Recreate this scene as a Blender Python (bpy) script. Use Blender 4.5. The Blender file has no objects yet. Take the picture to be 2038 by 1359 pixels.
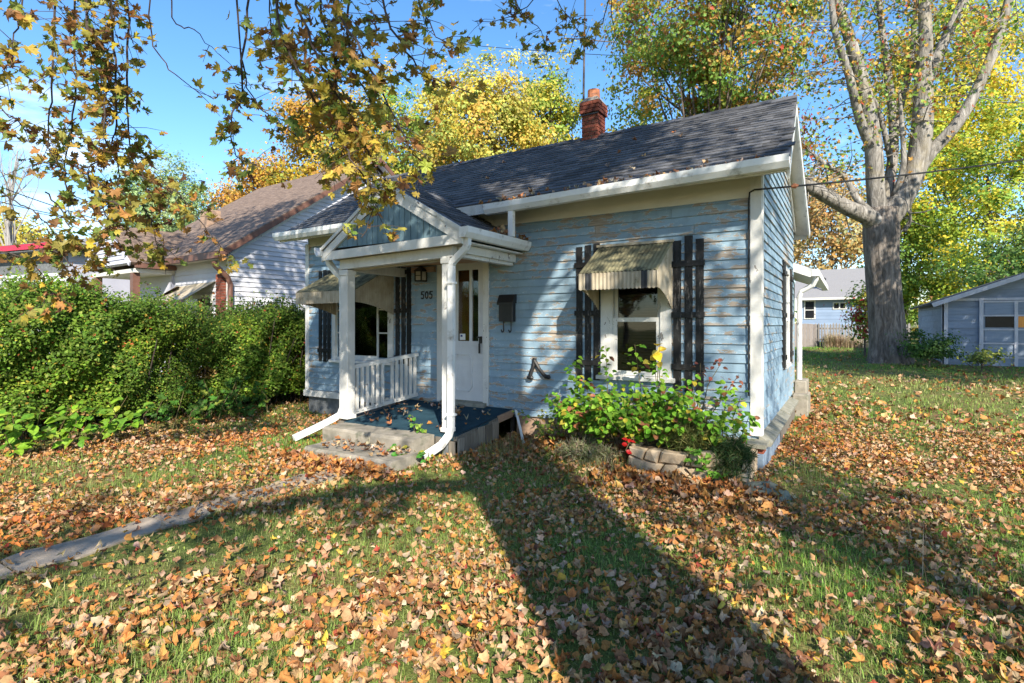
import bpy, math, random
import numpy as np
from mathutils import Vector, Matrix

R = math.radians
scene = bpy.context.scene
COL = scene.collection
random.seed(7)

# ------------------------------------------------------------------ camera, sky, sun, exposure
CAM = Vector((0.826, -6.43, 1.575))
YAW = math.atan(671 / 1089.0)
cam_data = bpy.data.cameras.new("camera")
cam_data.sensor_width = 36.0
cam_data.lens = 36.0 * 1089 / 2038
cam_data.shift_y = (645 - 679.5) / 2038
cam_data.clip_end = 2000
cam_data.clip_start = 0.05
cam = bpy.data.objects.new("camera", cam_data)
COL.objects.link(cam)
cam.location = CAM
cam.rotation_euler = (R(90), 0, YAW)
scene.camera = cam

SUN_AZ = Vector((0.70, -0.714, 0)).normalized()     # horizontal direction towards the sun
SUN_EL = R(32)
world = bpy.data.worlds.new("World")
scene.world = world
world.use_nodes = True
wn, wl = world.node_tree.nodes, world.node_tree.links
wn.clear()
sky = wn.new("ShaderNodeTexSky")
sky.sky_type = 'NISHITA'
sky.sun_disc = False
sky.sun_elevation = SUN_EL
sky.sun_rotation = math.atan2(SUN_AZ.x, SUN_AZ.y)
sky.air_density = 1.0
sky.dust_density = 0.3
sky.ozone_density = 2.8
tc = wn.new("ShaderNodeTexCoord")
mp = wn.new("ShaderNodeMapping")
mp.inputs['Scale'].default_value = (1.6, 1.6, 5.5)
mp.inputs['Location'].default_value = (3.1, 0.4, 0.25)
nz = wn.new("ShaderNodeTexNoise")
nz.inputs['Scale'].default_value = 2.1
nz.inputs['Detail'].default_value = 7
nz.inputs['Roughness'].default_value = 0.55
rp = wn.new("ShaderNodeValToRGB")
rp.color_ramp.elements[0].position = 0.60
rp.color_ramp.elements[0].color = (0, 0, 0, 1)
rp.color_ramp.elements[1].position = 0.8
rp.color_ramp.elements[1].color = (0.55, 0.55, 0.55, 1)
mx = wn.new("ShaderNodeMix")
mx.data_type = 'RGBA'
mx.inputs['B'].default_value = (8.0, 8.2, 8.8, 1)
bg = wn.new("ShaderNodeBackground")
bg.inputs['Strength'].default_value = 0.135
wo = wn.new("ShaderNodeOutputWorld")
wl.new(tc.outputs['Generated'], mp.inputs['Vector'])
wl.new(mp.outputs['Vector'], nz.inputs['Vector'])
wl.new(nz.outputs['Fac'], rp.inputs['Fac'])
wl.new(rp.outputs['Color'], mx.inputs['Factor'])
hs = wn.new('ShaderNodeHueSaturation')
hs.inputs['Saturation'].default_value = 1.2
wl.new(sky.outputs['Color'], hs.inputs['Color'])
wl.new(hs.outputs['Color'], mx.inputs['A'])
wl.new(mx.outputs['Result'], bg.inputs['Color'])
wl.new(bg.outputs['Background'], wo.inputs['Surface'])

sun_data = bpy.data.lights.new("sun", 'SUN')
sun_data.energy = 4.5
sun_data.angle = R(0.53)
sun_data.color = (1.0, 0.93, 0.80)
sun = bpy.data.objects.new("sun", sun_data)
COL.objects.link(sun)
to_sun = SUN_AZ * math.cos(SUN_EL) + Vector((0, 0, math.sin(SUN_EL)))
sun.rotation_euler = (-to_sun).to_track_quat('-Z', 'Y').to_euler()
sun.location = to_sun * 60

scene.view_settings.view_transform = 'Standard'
scene.view_settings.look = 'None'
scene.view_settings.exposure = 1.12
scene.view_settings.gamma = 1.0
scene.view_settings.use_curve_mapping = False
scene.render.engine = 'CYCLES'
scene.cycles.max_bounces = 6
scene.cycles.diffuse_bounces = 3
scene.cycles.transparent_max_bounces = 8
scene.cycles.use_denoising = True

# ------------------------------------------------------------------ helpers
FWD = Vector((-math.sin(YAW), math.cos(YAW), 0))
RGT = Vector((math.cos(YAW), math.sin(YAW), 0))

def at(px, py, d):
    """World point that the photograph shows at pixel (px, py), d metres deep."""
    return CAM + FWD * d + RGT * ((px - 1019) / 1089 * d) + Vector((0, 0, (645 - py) / 1089 * d))

def ground_z(x, y):
    x = np.asarray(x, dtype=float); y = np.asarray(y, dtype=float)
    t = np.clip((y + 1.5) / 24.0, 0, 1)
    z = 0.45 * t * t * (3 - 2 * t)
    z = z + 0.018 * np.sin(x * 1.7 + y * 0.6) * np.cos(y * 1.3 - x * 0.4) + 0.008 * np.sin(x * 4.1 + 1) * np.sin(y * 3.7)
    b = np.exp(-((np.clip(np.abs(x + 1.0) - 1.2, 0, 9)) ** 2 / 0.25 + (y + 0.45) ** 2 / 0.2))
    return z + 0.06 * b

def gz(x, y):
    return float(ground_z(x, y))

class MB:
    def __init__(s, xf=None):
        s.v, s.f, s.xf = [], [], xf
    def add(s, vs, fs):
        n = len(s.v)
        s.v += [tuple(v) for v in vs]
        s.f += [tuple(i + n for i in f) for f in fs]
        return s
    def box(s, x0, x1, y0, y1, z0, z1):
        return s.add([(x0, y0, z0), (x1, y0, z0), (x1, y1, z0), (x0, y1, z0), (x0, y0, z1), (x1, y0, z1), (x1, y1, z1), (x0, y1, z1)],
                     [(0, 3, 2, 1), (4, 5, 6, 7), (0, 1, 5, 4), (1, 2, 6, 5), (2, 3, 7, 6), (3, 0, 4, 7)])
    def bbox(s, x0, x1, y0, y1, z0, z1, b=0.01):
        """box with chamfered vertical and horizontal edges"""
        P = [(x0 + b, y0), (x1 - b, y0), (x1, y0 + b), (x1, y1 - b), (x1 - b, y1), (x0 + b, y1), (x0, y1 - b), (x0, y0 + b)]
        Q = [(x0 + 2 * b, y0 + b), (x1 - 2 * b, y0 + b), (x1 - b, y0 + 2 * b), (x1 - b, y1 - 2 * b), (x1 - 2 * b, y1 - b), (x0 + 2 * b, y1 - b), (x0 + b, y1 - 2 * b), (x0 + b, y0 + 2 * b)]
        vs = [(x, y, z0) for x, y in P] + [(x, y, z1 - b) for x, y in P] + [(x, y, z1) for x, y in Q]
        fs = [tuple(range(7, -1, -1)), tuple(range(16, 24))]
        for i in range(8):
            j = (i + 1) % 8
            fs += [(i, j, 8 + j, 8 + i), (8 + i, 8 + j, 16 + j, 16 + i)]
        return s.add(vs, fs)
    def prism(s, poly, vec):
        """extrude a planar polygon (3d points) along vec"""
        n = len(poly); vec = Vector(vec)
        vs = [Vector(p) for p in poly] + [Vector(p) + vec for p in poly]
        fs = [tuple(range(n - 1, -1, -1)), tuple(range(n, 2 * n))]
        fs += [(i, (i + 1) % n, n + (i + 1) % n, n + i) for i in range(n)]
        return s.add(vs, fs)
    def bar(s, a, b, w, h, up=(0, 0, 1)):
        """rectangular bar from a to b, w wide, h tall"""
        a, b = Vector(a), Vector(b); d = (b - a).normalized()
        sd = d.cross(Vector(up)).normalized(); u = sd.cross(d)
        poly = [a + sd * w / 2 - u * h / 2, a + sd * w / 2 + u * h / 2, a - sd * w / 2 + u * h / 2, a - sd * w / 2 - u * h / 2]
        return s.prism(poly, b - a)
    def tube(s, pts, rad, n=8, caps=True, squash=None):
        pts = [Vector(p) for p in pts]
        if not hasattr(rad, '__len__'): rad = [rad] * len(pts)
        base = len(s.v); ref = None
        for i, p in enumerate(pts):
            d = (pts[min(i + 1, len(pts) - 1)] - pts[max(i - 1, 0)])
            d = d.normalized() if d.length > 1e-9 else Vector((0, 0, 1))
            if ref is None:
                ref = Vector((1, 0, 0)) if abs(d.x) < 0.8 else Vector((0, 1, 0))
            u = (ref - d * ref.dot(d)).normalized(); w = d.cross(u); ref = u
            for k in range(n):
                a = 2 * math.pi * (k + 0.5) / n
                s.v.append(tuple(p + (u * math.cos(a) + w * math.sin(a)) * rad[i]))
        for i in range(len(pts) - 1):
            for k in range(n):
                j = (k + 1) % n
                s.f.append((base + i * n + k, base + i * n + j, base + (i + 1) * n + j, base + (i + 1) * n + k))
        if caps:
            s.f.append(tuple(base + k for k in range(n - 1, -1, -1)))
            e = base + (len(pts) - 1) * n
            s.f.append(tuple(e + k for k in range(n)))
        return s
    def build(s, name, mat, parent=None, smooth=False):
        me = bpy.data.meshes.new(name)
        v = s.v if s.xf is None else [tuple(s.xf @ Vector(p)) for p in s.v]
        me.from_pydata(v, [], s.f)
        me.materials.append(mat)
        if smooth:
            me.polygons.foreach_set('use_smooth', [True] * len(me.polygons))
        me.update()
        return link(bpy.data.objects.new(name, me), parent)

def link(o, parent=None):
    COL.objects.link(o)
    if parent is not None:
        o.parent = parent
        if parent.parent is None and parent.type == 'EMPTY':
            o.matrix_parent_inverse = Matrix.Translation(-Vector(parent.location))
    return o

def tag(o, label, cat=None, group=None, kind=None):
    o['label'] = label
    if cat: o['category'] = cat
    if group: o['group'] = group
    if kind: o['kind'] = kind
    return o

def thing(name, label, cat, loc=(0, 0, 0), group=None):
    o = bpy.data.objects.new(name, None)
    o.empty_display_size = 0.2
    o.location = loc
    COL.objects.link(o)
    return tag(o, label, cat, group)

def np_mesh(name, V, T, mat, cols=None, parent=None, smooth=False):
    me = bpy.data.meshes.new(name)
    V = np.ascontiguousarray(V, dtype=np.float32); T = np.ascontiguousarray(T, dtype=np.int32)
    me.vertices.add(len(V)); me.vertices.foreach_set('co', V.ravel())
    me.loops.add(T.size); me.loops.foreach_set('vertex_index', T.ravel())
    me.polygons.add(len(T)); me.polygons.foreach_set('loop_start', np.arange(0, T.size, 3, dtype=np.int32))
    if cols is not None:
        at_ = me.attributes.new('Col', 'FLOAT_COLOR', 'POINT')
        c4 = np.ones((len(V), 4), dtype=np.float32); c4[:, :3] = cols
        at_.data.foreach_set('color', c4.ravel())
    me.materials.append(mat)
    me.update(calc_edges=True)
    me.validate()
    if smooth:
        me.polygons.foreach_set('use_smooth', [True] * len(me.polygons))
    return link(bpy.data.objects.new(name, me), parent)

def frames(nrm, rng, spin=None):
    """rotation matrices whose z column is nrm, spun at random about it"""
    n = nrm / np.linalg.norm(nrm, axis=1, keepdims=True)
    a = rng.normal(size=n.shape) if spin is None else spin
    t = a - n * np.sum(a * n, axis=1, keepdims=True)
    t /= np.linalg.norm(t, axis=1, keepdims=True) + 1e-9
    b = np.cross(n, t)
    return np.stack([t, b, n], axis=2)

def scatter(tv, tf, pos, rot, scl):
    """copies of a template as one vertex and triangle array"""
    n, k = len(pos), len(tv)
    V = np.einsum('nij,kj->nki', rot, tv) * np.asarray(scl).reshape(n, 1, -1) + pos[:, None, :]
    T = tf[None] + (np.arange(n) * k)[:, None, None]
    return V.reshape(-1, 3), T.reshape(-1, 3)

def merge(parts):
    Vs, Ts, Cs, off = [], [], [], 0
    for V, T, C in parts:
        Vs.append(V); Ts.append(T + off); Cs.append(C); off += len(V)
    return np.concatenate(Vs), np.concatenate(Ts), np.concatenate(Cs)

# ------------------------------------------------------------------ materials
def new_mat(name):
    m = bpy.data.materials.new(name)
    m.use_nodes = True
    nt = m.node_tree
    nt.nodes.clear()
    out = nt.nodes.new('ShaderNodeOutputMaterial')
    p = nt.nodes.new('ShaderNodeBsdfPrincipled')
    nt.links.new(p.outputs[0], out.inputs[0])
    return m, nt, p, out

def rgba(c):
    return (c[0], c[1], c[2], 1)

def noise(nt, scale, stretch=(1, 1, 1), detail=5, rough=0.55, coord='pos', dist=0.0, off=(0, 0, 0)):
    if coord == 'pos':
        g = nt.nodes.new('ShaderNodeNewGeometry'); src = g.outputs['Position']
    else:
        g = nt.nodes.new('ShaderNodeTexCoord'); src = g.outputs['Object']
    m = nt.nodes.new('ShaderNodeMapping')
    m.inputs['Scale'].default_value = stretch
    m.inputs['Location'].default_value = off
    n = nt.nodes.new('ShaderNodeTexNoise')
    n.inputs['Scale'].default_value = scale
    n.inputs['Detail'].default_value = detail
    n.inputs['Roughness'].default_value = rough
    n.inputs['Distortion'].default_value = dist
    nt.links.new(src, m.inputs['Vector']); nt.links.new(m.outputs[0], n.inputs['Vector'])
    return n.outputs['Fac']

def ramp(nt, fac, stops):
    r = nt.nodes.new('ShaderNodeValToRGB')
    els = r.color_ramp.elements
    while len(els) < len(stops): els.new(0.5)
    for e, (p, c) in zip(els, stops):
        e.position = p; e.color = rgba(c) if hasattr(c, '__len__') else (c, c, c, 1)
    nt.links.new(fac, r.inputs['Fac'])
    return r.outputs['Color']

def mix(nt, fac, a, b, mode='MIX'):
    m = nt.nodes.new('ShaderNodeMix'); m.data_type = 'RGBA'; m.blend_type = mode
    for s, v in (('Factor', fac), ('A', a), ('B', b)):
        if hasattr(v, 'is_linked'): nt.links.new(v, m.inputs[s])
        elif s == 'Factor': m.inputs[s].default_value = v
        else: m.inputs[s].default_value = rgba(v)
    return m.outputs['Result']

def per_object(nt, col, amount=0.25):
    oi = nt.nodes.new('ShaderNodeObjectInfo')
    mr = nt.nodes.new('ShaderNodeMapRange')
    mr.inputs['To Min'].default_value = 1 - amount; mr.inputs['To Max'].default_value = 1 + amount
    nt.links.new(oi.outputs['Random'], mr.inputs['Value'])
    h = nt.nodes.new('ShaderNodeHueSaturation')
    nt.links.new(mr.outputs[0], h.inputs['Value'])
    if hasattr(col, 'is_linked'): nt.links.new(col, h.inputs['Color'])
    else: h.inputs['Color'].default_value = rgba(col)
    return h.outputs['Color']

def bump(nt, p, height, strength=0.3, dist=0.01):
    b = nt.nodes.new('ShaderNodeBump')
    b.inputs['Strength'].default_value = strength; b.inputs['Distance'].default_value = dist
    nt.links.new(height, b.inputs['Height']); nt.links.new(b.outputs[0], p.inputs['Normal'])

def mat(name, a, b=None, scale=6, stretch=(1, 1, 1), rough=0.7, bmp=0.3, bscale=40, bstretch=None, rand=0.0, spec=0.3, dirt=None, metal=0.0):
    """two-tone noisy surface with fine relief, per-piece tint and optional dirt patches"""
    m, nt, p, out = new_mat(name)
    b = b or tuple(x * 0.7 for x in a)
    c = ramp(nt, noise(nt, scale, stretch), [(0.3, a), (0.72, b)])
    if dirt:
        dc, thr, ds = dirt
        f = ramp(nt, noise(nt, ds, detail=8, rough=0.65, off=(5, 3, 1)), [(thr, 0.0), (min(1, thr + 0.16), 1.0)])
        c = mix(nt, f, c, dc)
    if rand: c = per_object(nt, c, rand)
    nt.links.new(c, p.inputs['Base Color'])
    p.inputs['Roughness'].default_value = rough
    p.inputs['Specular IOR Level'].default_value = spec
    p.inputs['Metallic'].default_value = metal
    if bmp: bump(nt, p, noise(nt, bscale, bstretch or stretch, detail=6), bmp, 0.008)
    return m

def peel(name, paint, paint2, under, thr=0.6, scale=7, stretch=(0.5, 0.5, 3.0), dirtc=(0.2, 0.2, 0.2), dirt=0.35, rand=0.08, rough=0.55, wood_scale=30, edges=False, big_w=0.45):
    """weathered paint that flakes off in ragged patches down to bare wood"""
    m, nt, p, out = new_mat(name)
    base = ramp(nt, noise(nt, 2.2, stretch, detail=8), [(0.3, paint), (0.7, paint2)])
    grime = ramp(nt, noise(nt, 9, (1, 1, 0.35), detail=9, rough=0.7, off=(2, 9, 4)), [(0.5, 0.0), (0.85, dirt)])
    base = mix(nt, grime, base, dirtc)
    wood = ramp(nt, noise(nt, wood_scale, (0.15, 0.15, 2.0), detail=6), [(0.3, under), (0.75, tuple(x * 0.45 for x in under))])
    big = noise(nt, 0.9, (1, 1, 1.2), detail=3, off=(1.7, 0, 0.6))
    fine = noise(nt, scale, stretch, detail=9, rough=0.68, dist=0.4)
    add = nt.nodes.new('ShaderNodeMath'); add.operation = 'MULTIPLY_ADD'
    nt.links.new(big, add.inputs[0]); add.inputs[1].default_value = big_w; nt.links.new(fine, add.inputs[2])
    if edges:      # paint fails first along the lower edge of each board
        g = nt.nodes.new('ShaderNodeNewGeometry'); sx = nt.nodes.new('ShaderNodeSeparateXYZ'); nt.links.new(g.outputs['Position'], sx.inputs[0])
        a1 = nt.nodes.new('ShaderNodeMath'); a1.operation = 'MULTIPLY_ADD'; a1.inputs[1].default_value = 1 / .104; a1.inputs[2].default_value = -.42 / .104
        fr = nt.nodes.new('ShaderNodeMath'); fr.operation = 'FRACT'
        nt.links.new(sx.outputs['Z'], a1.inputs[0]); nt.links.new(a1.outputs[0], fr.inputs[0])
        ed = ramp(nt, fr.outputs[0], [(0.0, .10), (.22, .045), (.5, 0.0), (.9, .03)])
        ad2 = nt.nodes.new('ShaderNodeMath'); ad2.operation = 'ADD'
        nt.links.new(add.outputs[0], ad2.inputs[0]); nt.links.new(ed, ad2.inputs[1])
        add = ad2
    mask = ramp(nt, add.outputs[0], [(thr + 0.2, 0.0), (thr + 0.225, 1.0)])
    lip = ramp(nt, add.outputs[0], [(thr + 0.185, 0.0), (thr + 0.2, 1.0), (thr + 0.21, 0.0)])
    c = mix(nt, mask, base, wood)
    c = mix(nt, lip, c, tuple(min(1, x * 1.2 + 0.12) for x in paint))
    if rand: c = per_object(nt, c, rand)
    nt.links.new(c, p.inputs['Base Color'])
    p.inputs['Roughness'].default_value = rough
    p.inputs['Specular IOR Level'].default_value = 0.3
    hm = nt.nodes.new('ShaderNodeMath'); hm.operation = 'SUBTRACT'
    nt.links.new(noise(nt, 60, (0.2, 0.2, 1.5), detail=4), hm.inputs[0]); nt.links.new(mask, hm.inputs[1])
    bump(nt, p, hm.outputs[0], 0.35, 0.004)
    return m

def leaf_mat(name, attr=True, trans=0.35, rough=0.5, spec=0.25):
    m, nt, p, out = new_mat(name)
    if attr:
        a = nt.nodes.new('ShaderNodeAttribute'); a.attribute_name = 'Col'; c = a.outputs['Color']
    else:
        a = nt.nodes.new('ShaderNodeObjectInfo'); c = a.outputs['Color']
    v = ramp(nt, noise(nt, 38, detail=5, rough=.65), [(0.3, 0.62), (0.7, 1.2)])
    c = mix(nt, 1.0, c, v, 'MULTIPLY')
    nt.links.new(c, p.inputs['Base Color'])
    p.inputs['Roughness'].default_value = rough
    p.inputs['Specular IOR Level'].default_value = spec
    if trans:
        t = nt.nodes.new('ShaderNodeBsdfTranslucent'); nt.links.new(c, t.inputs['Color'])
        ms = nt.nodes.new('ShaderNodeMixShader'); ms.inputs[0].default_value = trans
        nt.links.new(p.outputs[0], ms.inputs[1]); nt.links.new(t.outputs[0], ms.inputs[2])
        nt.links.new(ms.outputs[0], out.inputs[0])
    return m

def glass_mat(name, tint, refl_rough=0.03):
    m, nt, p, out = new_mat(name)
    nt.nodes.remove(p)
    t = nt.nodes.new('ShaderNodeBsdfTransparent'); t.inputs[0].default_value = rgba(tint)
    g = nt.nodes.new('ShaderNodeBsdfGlossy'); g.inputs['Roughness'].default_value = refl_rough
    g.inputs['Color'].default_value = (0.9, 0.95, 1, 1)
    fr = nt.nodes.new('ShaderNodeFresnel'); fr.inputs['IOR'].default_value = 1.5
    bm = nt.nodes.new('ShaderNodeBump'); bm.inputs['Strength'].default_value = 0.08; bm.inputs['Distance'].default_value = 0.02
    nt.links.new(noise(nt, 3, detail=1), bm.inputs['Height']); nt.links.new(bm.outputs[0], g.inputs['Normal'])
    ms = nt.nodes.new('ShaderNodeMixShader')
    nt.links.new(fr.outputs[0], ms.inputs[0]); nt.links.new(t.outputs[0], ms.inputs[1]); nt.links.new(g.outputs[0], ms.inputs[2])
    nt.links.new(ms.outputs[0], out.inputs[0])
    return m

M = {}
M['siding'] = peel('blue_clapboard_paint', (0.275, 0.385, 0.465), (0.20, 0.29, 0.37), (0.45, 0.38, 0.31), thr=0.685, scale=6.5, stretch=(.7, .7, 2.2), dirtc=(0.14, 0.16, 0.17), dirt=0.6, edges=True, rand=.1, big_w=.6)
M['gable_board'] = peel('teal_gable_paint', (0.16, 0.245, 0.285), (0.12, 0.19, 0.225), (0.3, 0.3, 0.28), thr=0.68, stretch=(3, 3, 0.4), dirt=0.3)
M['white'] = peel('old_white_paint', (0.70, 0.685, 0.645), (0.58, 0.565, 0.53), (0.33, 0.3, 0.27), thr=0.665, scale=9, stretch=(1.5, 1.5, 0.8), dirtc=(0.27, 0.25, 0.21), dirt=0.6, rand=0.05)
M['white_metal'] = mat('white_gutter_enamel', (0.80, 0.80, 0.79), (0.68, 0.68, 0.67), scale=5, stretch=(1, 1, 0.4), rough=0.4, bmp=0.06, bscale=8, dirt=((0.34, 0.31, 0.27), 0.55, 6), rand=0.03)
M['cream'] = mat('cream_frieze_board', (0.67, 0.64, 0.575), (0.56, 0.53, 0.465), scale=3, stretch=(0.6, 1, 2), rough=0.8, bmp=0.25, bscale=60, dirt=((0.27, 0.23, 0.17), 0.66, 8))
M['soffit'] = mat('tan_soffit', (0.42, 0.37, 0.28), (0.33, 0.29, 0.22), scale=4, stretch=(0.4, 3, 1), rough=0.8, dirt=((0.1, 0.08, 0.06), 0.6, 5))
M['shingle'] = mat('charcoal_asphalt_shingle', (0.115, 0.115, 0.122), (0.068, 0.068, 0.073), scale=26, rough=0.9, bmp=0.5, bscale=220, rand=0.38, spec=0.2)
M['brown_shingle'] = None
M['black_wood'] = peel('black_weathered_wood', (0.009, 0.0085, 0.0085), (0.016, 0.015, 0.0145), (0.14, 0.125, 0.115), thr=0.645, scale=14, stretch=(3, 3, 0.5), dirt=0.2, rand=0.25)
M['concrete'] = mat('old_concrete', (0.34, 0.30, 0.245), (0.19, 0.17, 0.135), scale=7, rough=0.9, bmp=0.5, bscale=70, dirt=((0.09, 0.1, 0.06), 0.55, 5))
M['walk'] = mat('walk_concrete', (0.45, 0.37, 0.285), (0.30, 0.245, 0.185), scale=5, rough=0.9, bmp=0.4, bscale=120, dirt=((0.2, 0.17, 0.12), 0.56, 9))
M['block'] = mat('grey_foundation', (0.17, 0.18, 0.19), (0.09, 0.095, 0.1), scale=9, rough=0.9, bmp=0.6, bscale=50, dirt=((0.36, 0.36, 0.36), 0.62, 7))
M['tin'] = mat('blue_painted_tin', (0.26, 0.33, 0.41), (0.15, 0.2, 0.27), scale=9, rough=0.55, bmp=0.3, bscale=25, dirt=((0.1, 0.1, 0.1), 0.55, 12))
M['plank'] = mat('grey_weathered_plank', (0.25, 0.22, 0.18), (0.14, 0.12, 0.095), scale=8, stretch=(4, 4, 0.5), rough=0.85, bmp=0.5, bscale=40, rand=0.3)
M['rawwood'] = mat('brown_plywood', (0.42, 0.28, 0.19), (0.30, 0.20, 0.14), scale=9, stretch=(0.4, 1, 4), rough=0.85, bmp=0.3, bscale=30, rand=0.15)
M['sill'] = mat('mossy_sill_board', (0.3, 0.28, 0.23), (0.17, 0.17, 0.13), scale=12, rough=0.9, bmp=0.5, bscale=40, dirt=((0.09, 0.11, 0.045), 0.58, 8))
M['carpet'] = mat('teal_porch_carpet', (0.03, 0.07, 0.095), (0.018, 0.045, 0.065), scale=6, rough=0.95, bmp=0.5, bscale=260, dirt=((0.12, 0.11, 0.09), 0.63, 6), spec=0.1)
M['awning'] = mat('yellowed_awning_metal', (0.48, 0.42, 0.32), (0.30, 0.245, 0.165), scale=8, stretch=(2, 1, 0.6), rough=0.7, bmp=0.2, dirt=((0.13, 0.12, 0.05), 0.6, 9))
M['awning_top'] = mat('mossy_awning_top', (0.31, 0.28, 0.16), (0.12, 0.11, 0.065), scale=7, stretch=(1.5, 0.6, 0.6), rough=0.9, bmp=0.6, bscale=60, dirt=((0.05, 0.05, 0.035), 0.5, 6))
M['awning_dark'] = mat('dark_awning_stripe', (0.05, 0.055, 0.06), (0.03, 0.03, 0.034), scale=12, rough=0.7, bmp=0.2)
M['brick'] = mat('red_brick', (0.25, 0.07, 0.04), (0.15, 0.045, 0.03), scale=22, rough=0.9, bmp=0.5, bscale=90, rand=0.35, dirt=((0.09, 0.09, 0.07), 0.57, 9))
M['mortar'] = mat('grey_mortar', (0.3, 0.27, 0.23), (0.17, 0.15, 0.13), scale=30, rough=0.95, bmp=0.5, bscale=90)
M['clay'] = mat('clay_flue', (0.45, 0.17, 0.08), (0.28, 0.11, 0.06), scale=14, rough=0.8, dirt=((0.1, 0.08, 0.07), 0.55, 10))
M['black_metal'] = mat('black_enamel', (0.012, 0.012, 0.013), (0.022, 0.02, 0.019), scale=20, rough=0.45, bmp=0.1, spec=0.5)
M['rust_metal'] = mat('rusted_mast', (0.1, 0.08, 0.07), (0.05, 0.045, 0.045), scale=14, rough=0.6, metal=0.4)
M['lamp_glass'] = mat('frosted_lantern_glass', (0.55, 0.5, 0.42), (0.4, 0.36, 0.3), scale=20, rough=0.3, bmp=0.1)
M['door_paint'] = peel('storm_door_paint', (0.66, 0.66, 0.66), (0.58, 0.58, 0.59), (0.4, 0.4, 0.4), thr=0.72, dirtc=(0.3, 0.29, 0.28), dirt=0.35, rand=0)
M['inner_door'] = mat('varnished_inner_door', (0.85, 0.36, 0.07), (0.6, 0.22, 0.045), scale=6, stretch=(4, 4, 0.5), rough=0.4)
M['paper'] = mat('white_sticker', (0.75, 0.74, 0.72), (0.7, 0.68, 0.66), scale=40, rough=0.6, bmp=0)
M['blueprint'] = mat('sticker_print', (0.05, 0.07, 0.22), (0.05, 0.06, 0.15), scale=40, rough=0.6, bmp=0)
M['glass'] = glass_mat('window_glass', (0.6, 0.6, 0.59))
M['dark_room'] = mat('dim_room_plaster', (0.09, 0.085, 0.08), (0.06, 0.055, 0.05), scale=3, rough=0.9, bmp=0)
M['curtain'] = mat('cream_curtain', (0.6, 0.5, 0.28), (0.48, 0.39, 0.2), scale=5, stretch=(3, 3, 0.4), rough=0.9, bmp=0.1)
M['blind'] = mat('brown_blind', (0.13, 0.09, 0.075), (0.09, 0.065, 0.055), scale=8, rough=0.6, bmp=0.1)
M['white_siding'] = mat('white_vinyl_siding', (0.60, 0.60, 0.64), (0.52, 0.52, 0.56), scale=2, rough=0.6, bmp=0.1, rand=0.06)
M['grey_siding'] = mat('lavender_grey_siding', (0.50, 0.50, 0.58), (0.44, 0.44, 0.52), scale=2, rough=0.6, bmp=0.1, rand=0.06)
M['garage'] = mat('grey_blue_garage_board', (0.225, 0.27, 0.345), (0.165, 0.205, 0.27), scale=5, stretch=(0.5, 0.5, 3), rough=0.7, bmp=0.25, dirt=((0.13, 0.14, 0.16), 0.62, 6), rand=0.12)
M['garage_trim'] = mat('faded_garage_trim', (0.50, 0.50, 0.55), (0.38, 0.39, 0.44), scale=8, stretch=(1, 1, 0.4), rough=0.75, dirt=((0.2, 0.17, 0.15), 0.6, 12))
M['far_blue'] = mat('far_blue_siding', (0.25, 0.325, 0.46), (0.21, 0.28, 0.40), scale=2, rough=0.7, bmp=0.1, rand=0.08)
M['grey_roof'] = mat('grey_roof_shingle', (0.28, 0.27, 0.27), (0.2, 0.195, 0.2), scale=18, stretch=(1, 1, 3), rough=0.9, bmp=0.3, bscale=60)
M['dark_roof'] = mat('dark_garage_roofing', (0.09, 0.085, 0.08), (0.055, 0.05, 0.05), scale=12, rough=0.9, bmp=0.4, bscale=60)
M['red_trim'] = mat('red_fascia', (0.50, 0.03, 0.07), (0.40, 0.025, 0.05), scale=6, rough=0.5, bmp=0.05)
M['brown_trim'] = mat('brown_trim_metal', (0.17, 0.085, 0.06), (0.12, 0.06, 0.045), scale=6, rough=0.5, bmp=0.05)
M['fence'] = mat('grey_picket', (0.30, 0.28, 0.26), (0.19, 0.175, 0.165), scale=12, stretch=(4, 4, 0.5), rough=0.9, bmp=0.3, rand=0.25)
M['bark'] = None
M['stone'] = mat('tan_flagstone', (0.55, 0.42, 0.28), (0.36, 0.27, 0.18), scale=9, rough=0.9, bmp=0.7, bscale=45, rand=0.22, dirt=((0.15, 0.13, 0.09), 0.6, 8))
M['rock'] = mat('lichen_boulder', (0.22, 0.23, 0.17), (0.12, 0.12, 0.09), scale=9, rough=0.95, bmp=0.8, bscale=40, dirt=((0.32, 0.3, 0.24), 0.62, 10))
M['soil'] = mat('leafy_soil', (0.14, 0.09, 0.05), (0.07, 0.05, 0.03), scale=20, rough=0.95, bmp=0.8, bscale=60)
M['cable'] = mat('black_cable', (0.012, 0.012, 0.013), (0.02, 0.02, 0.02), scale=30, rough=0.6, bmp=0)
M['twig'] = mat('dark_twig_bark', (0.075, 0.055, 0.045), (0.045, 0.034, 0.03), scale=40, rough=0.9, bmp=0.3)
M['stem'] = mat('green_brown_stem', (0.15, 0.11, 0.05), (0.09, 0.08, 0.035), scale=30, rough=0.8, bmp=0.2)
M['dead_stick'] = mat('grey_dead_stick', (0.34, 0.29, 0.24), (0.2, 0.17, 0.14), scale=30, rough=0.9, bmp=0.4)
M['leaf'] = leaf_mat('leaf_tissue', trans=0.42, spec=0.15)
M['leaf_far'] = leaf_mat('far_leaf_tissue', trans=0.42)
M['leaf_dry'] = leaf_mat('dry_leaf_tissue', trans=0.12, rough=0.65, spec=0.15)
M['leaf_piece'] = leaf_mat('single_leaf_tissue', attr=False)
M['leaf_dry_piece'] = leaf_mat('single_dry_leaf_tissue', attr=False, trans=0.12, rough=0.65, spec=0.15)
M['grass'] = leaf_mat('grass_blade', trans=0.3, rough=0.45)

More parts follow.
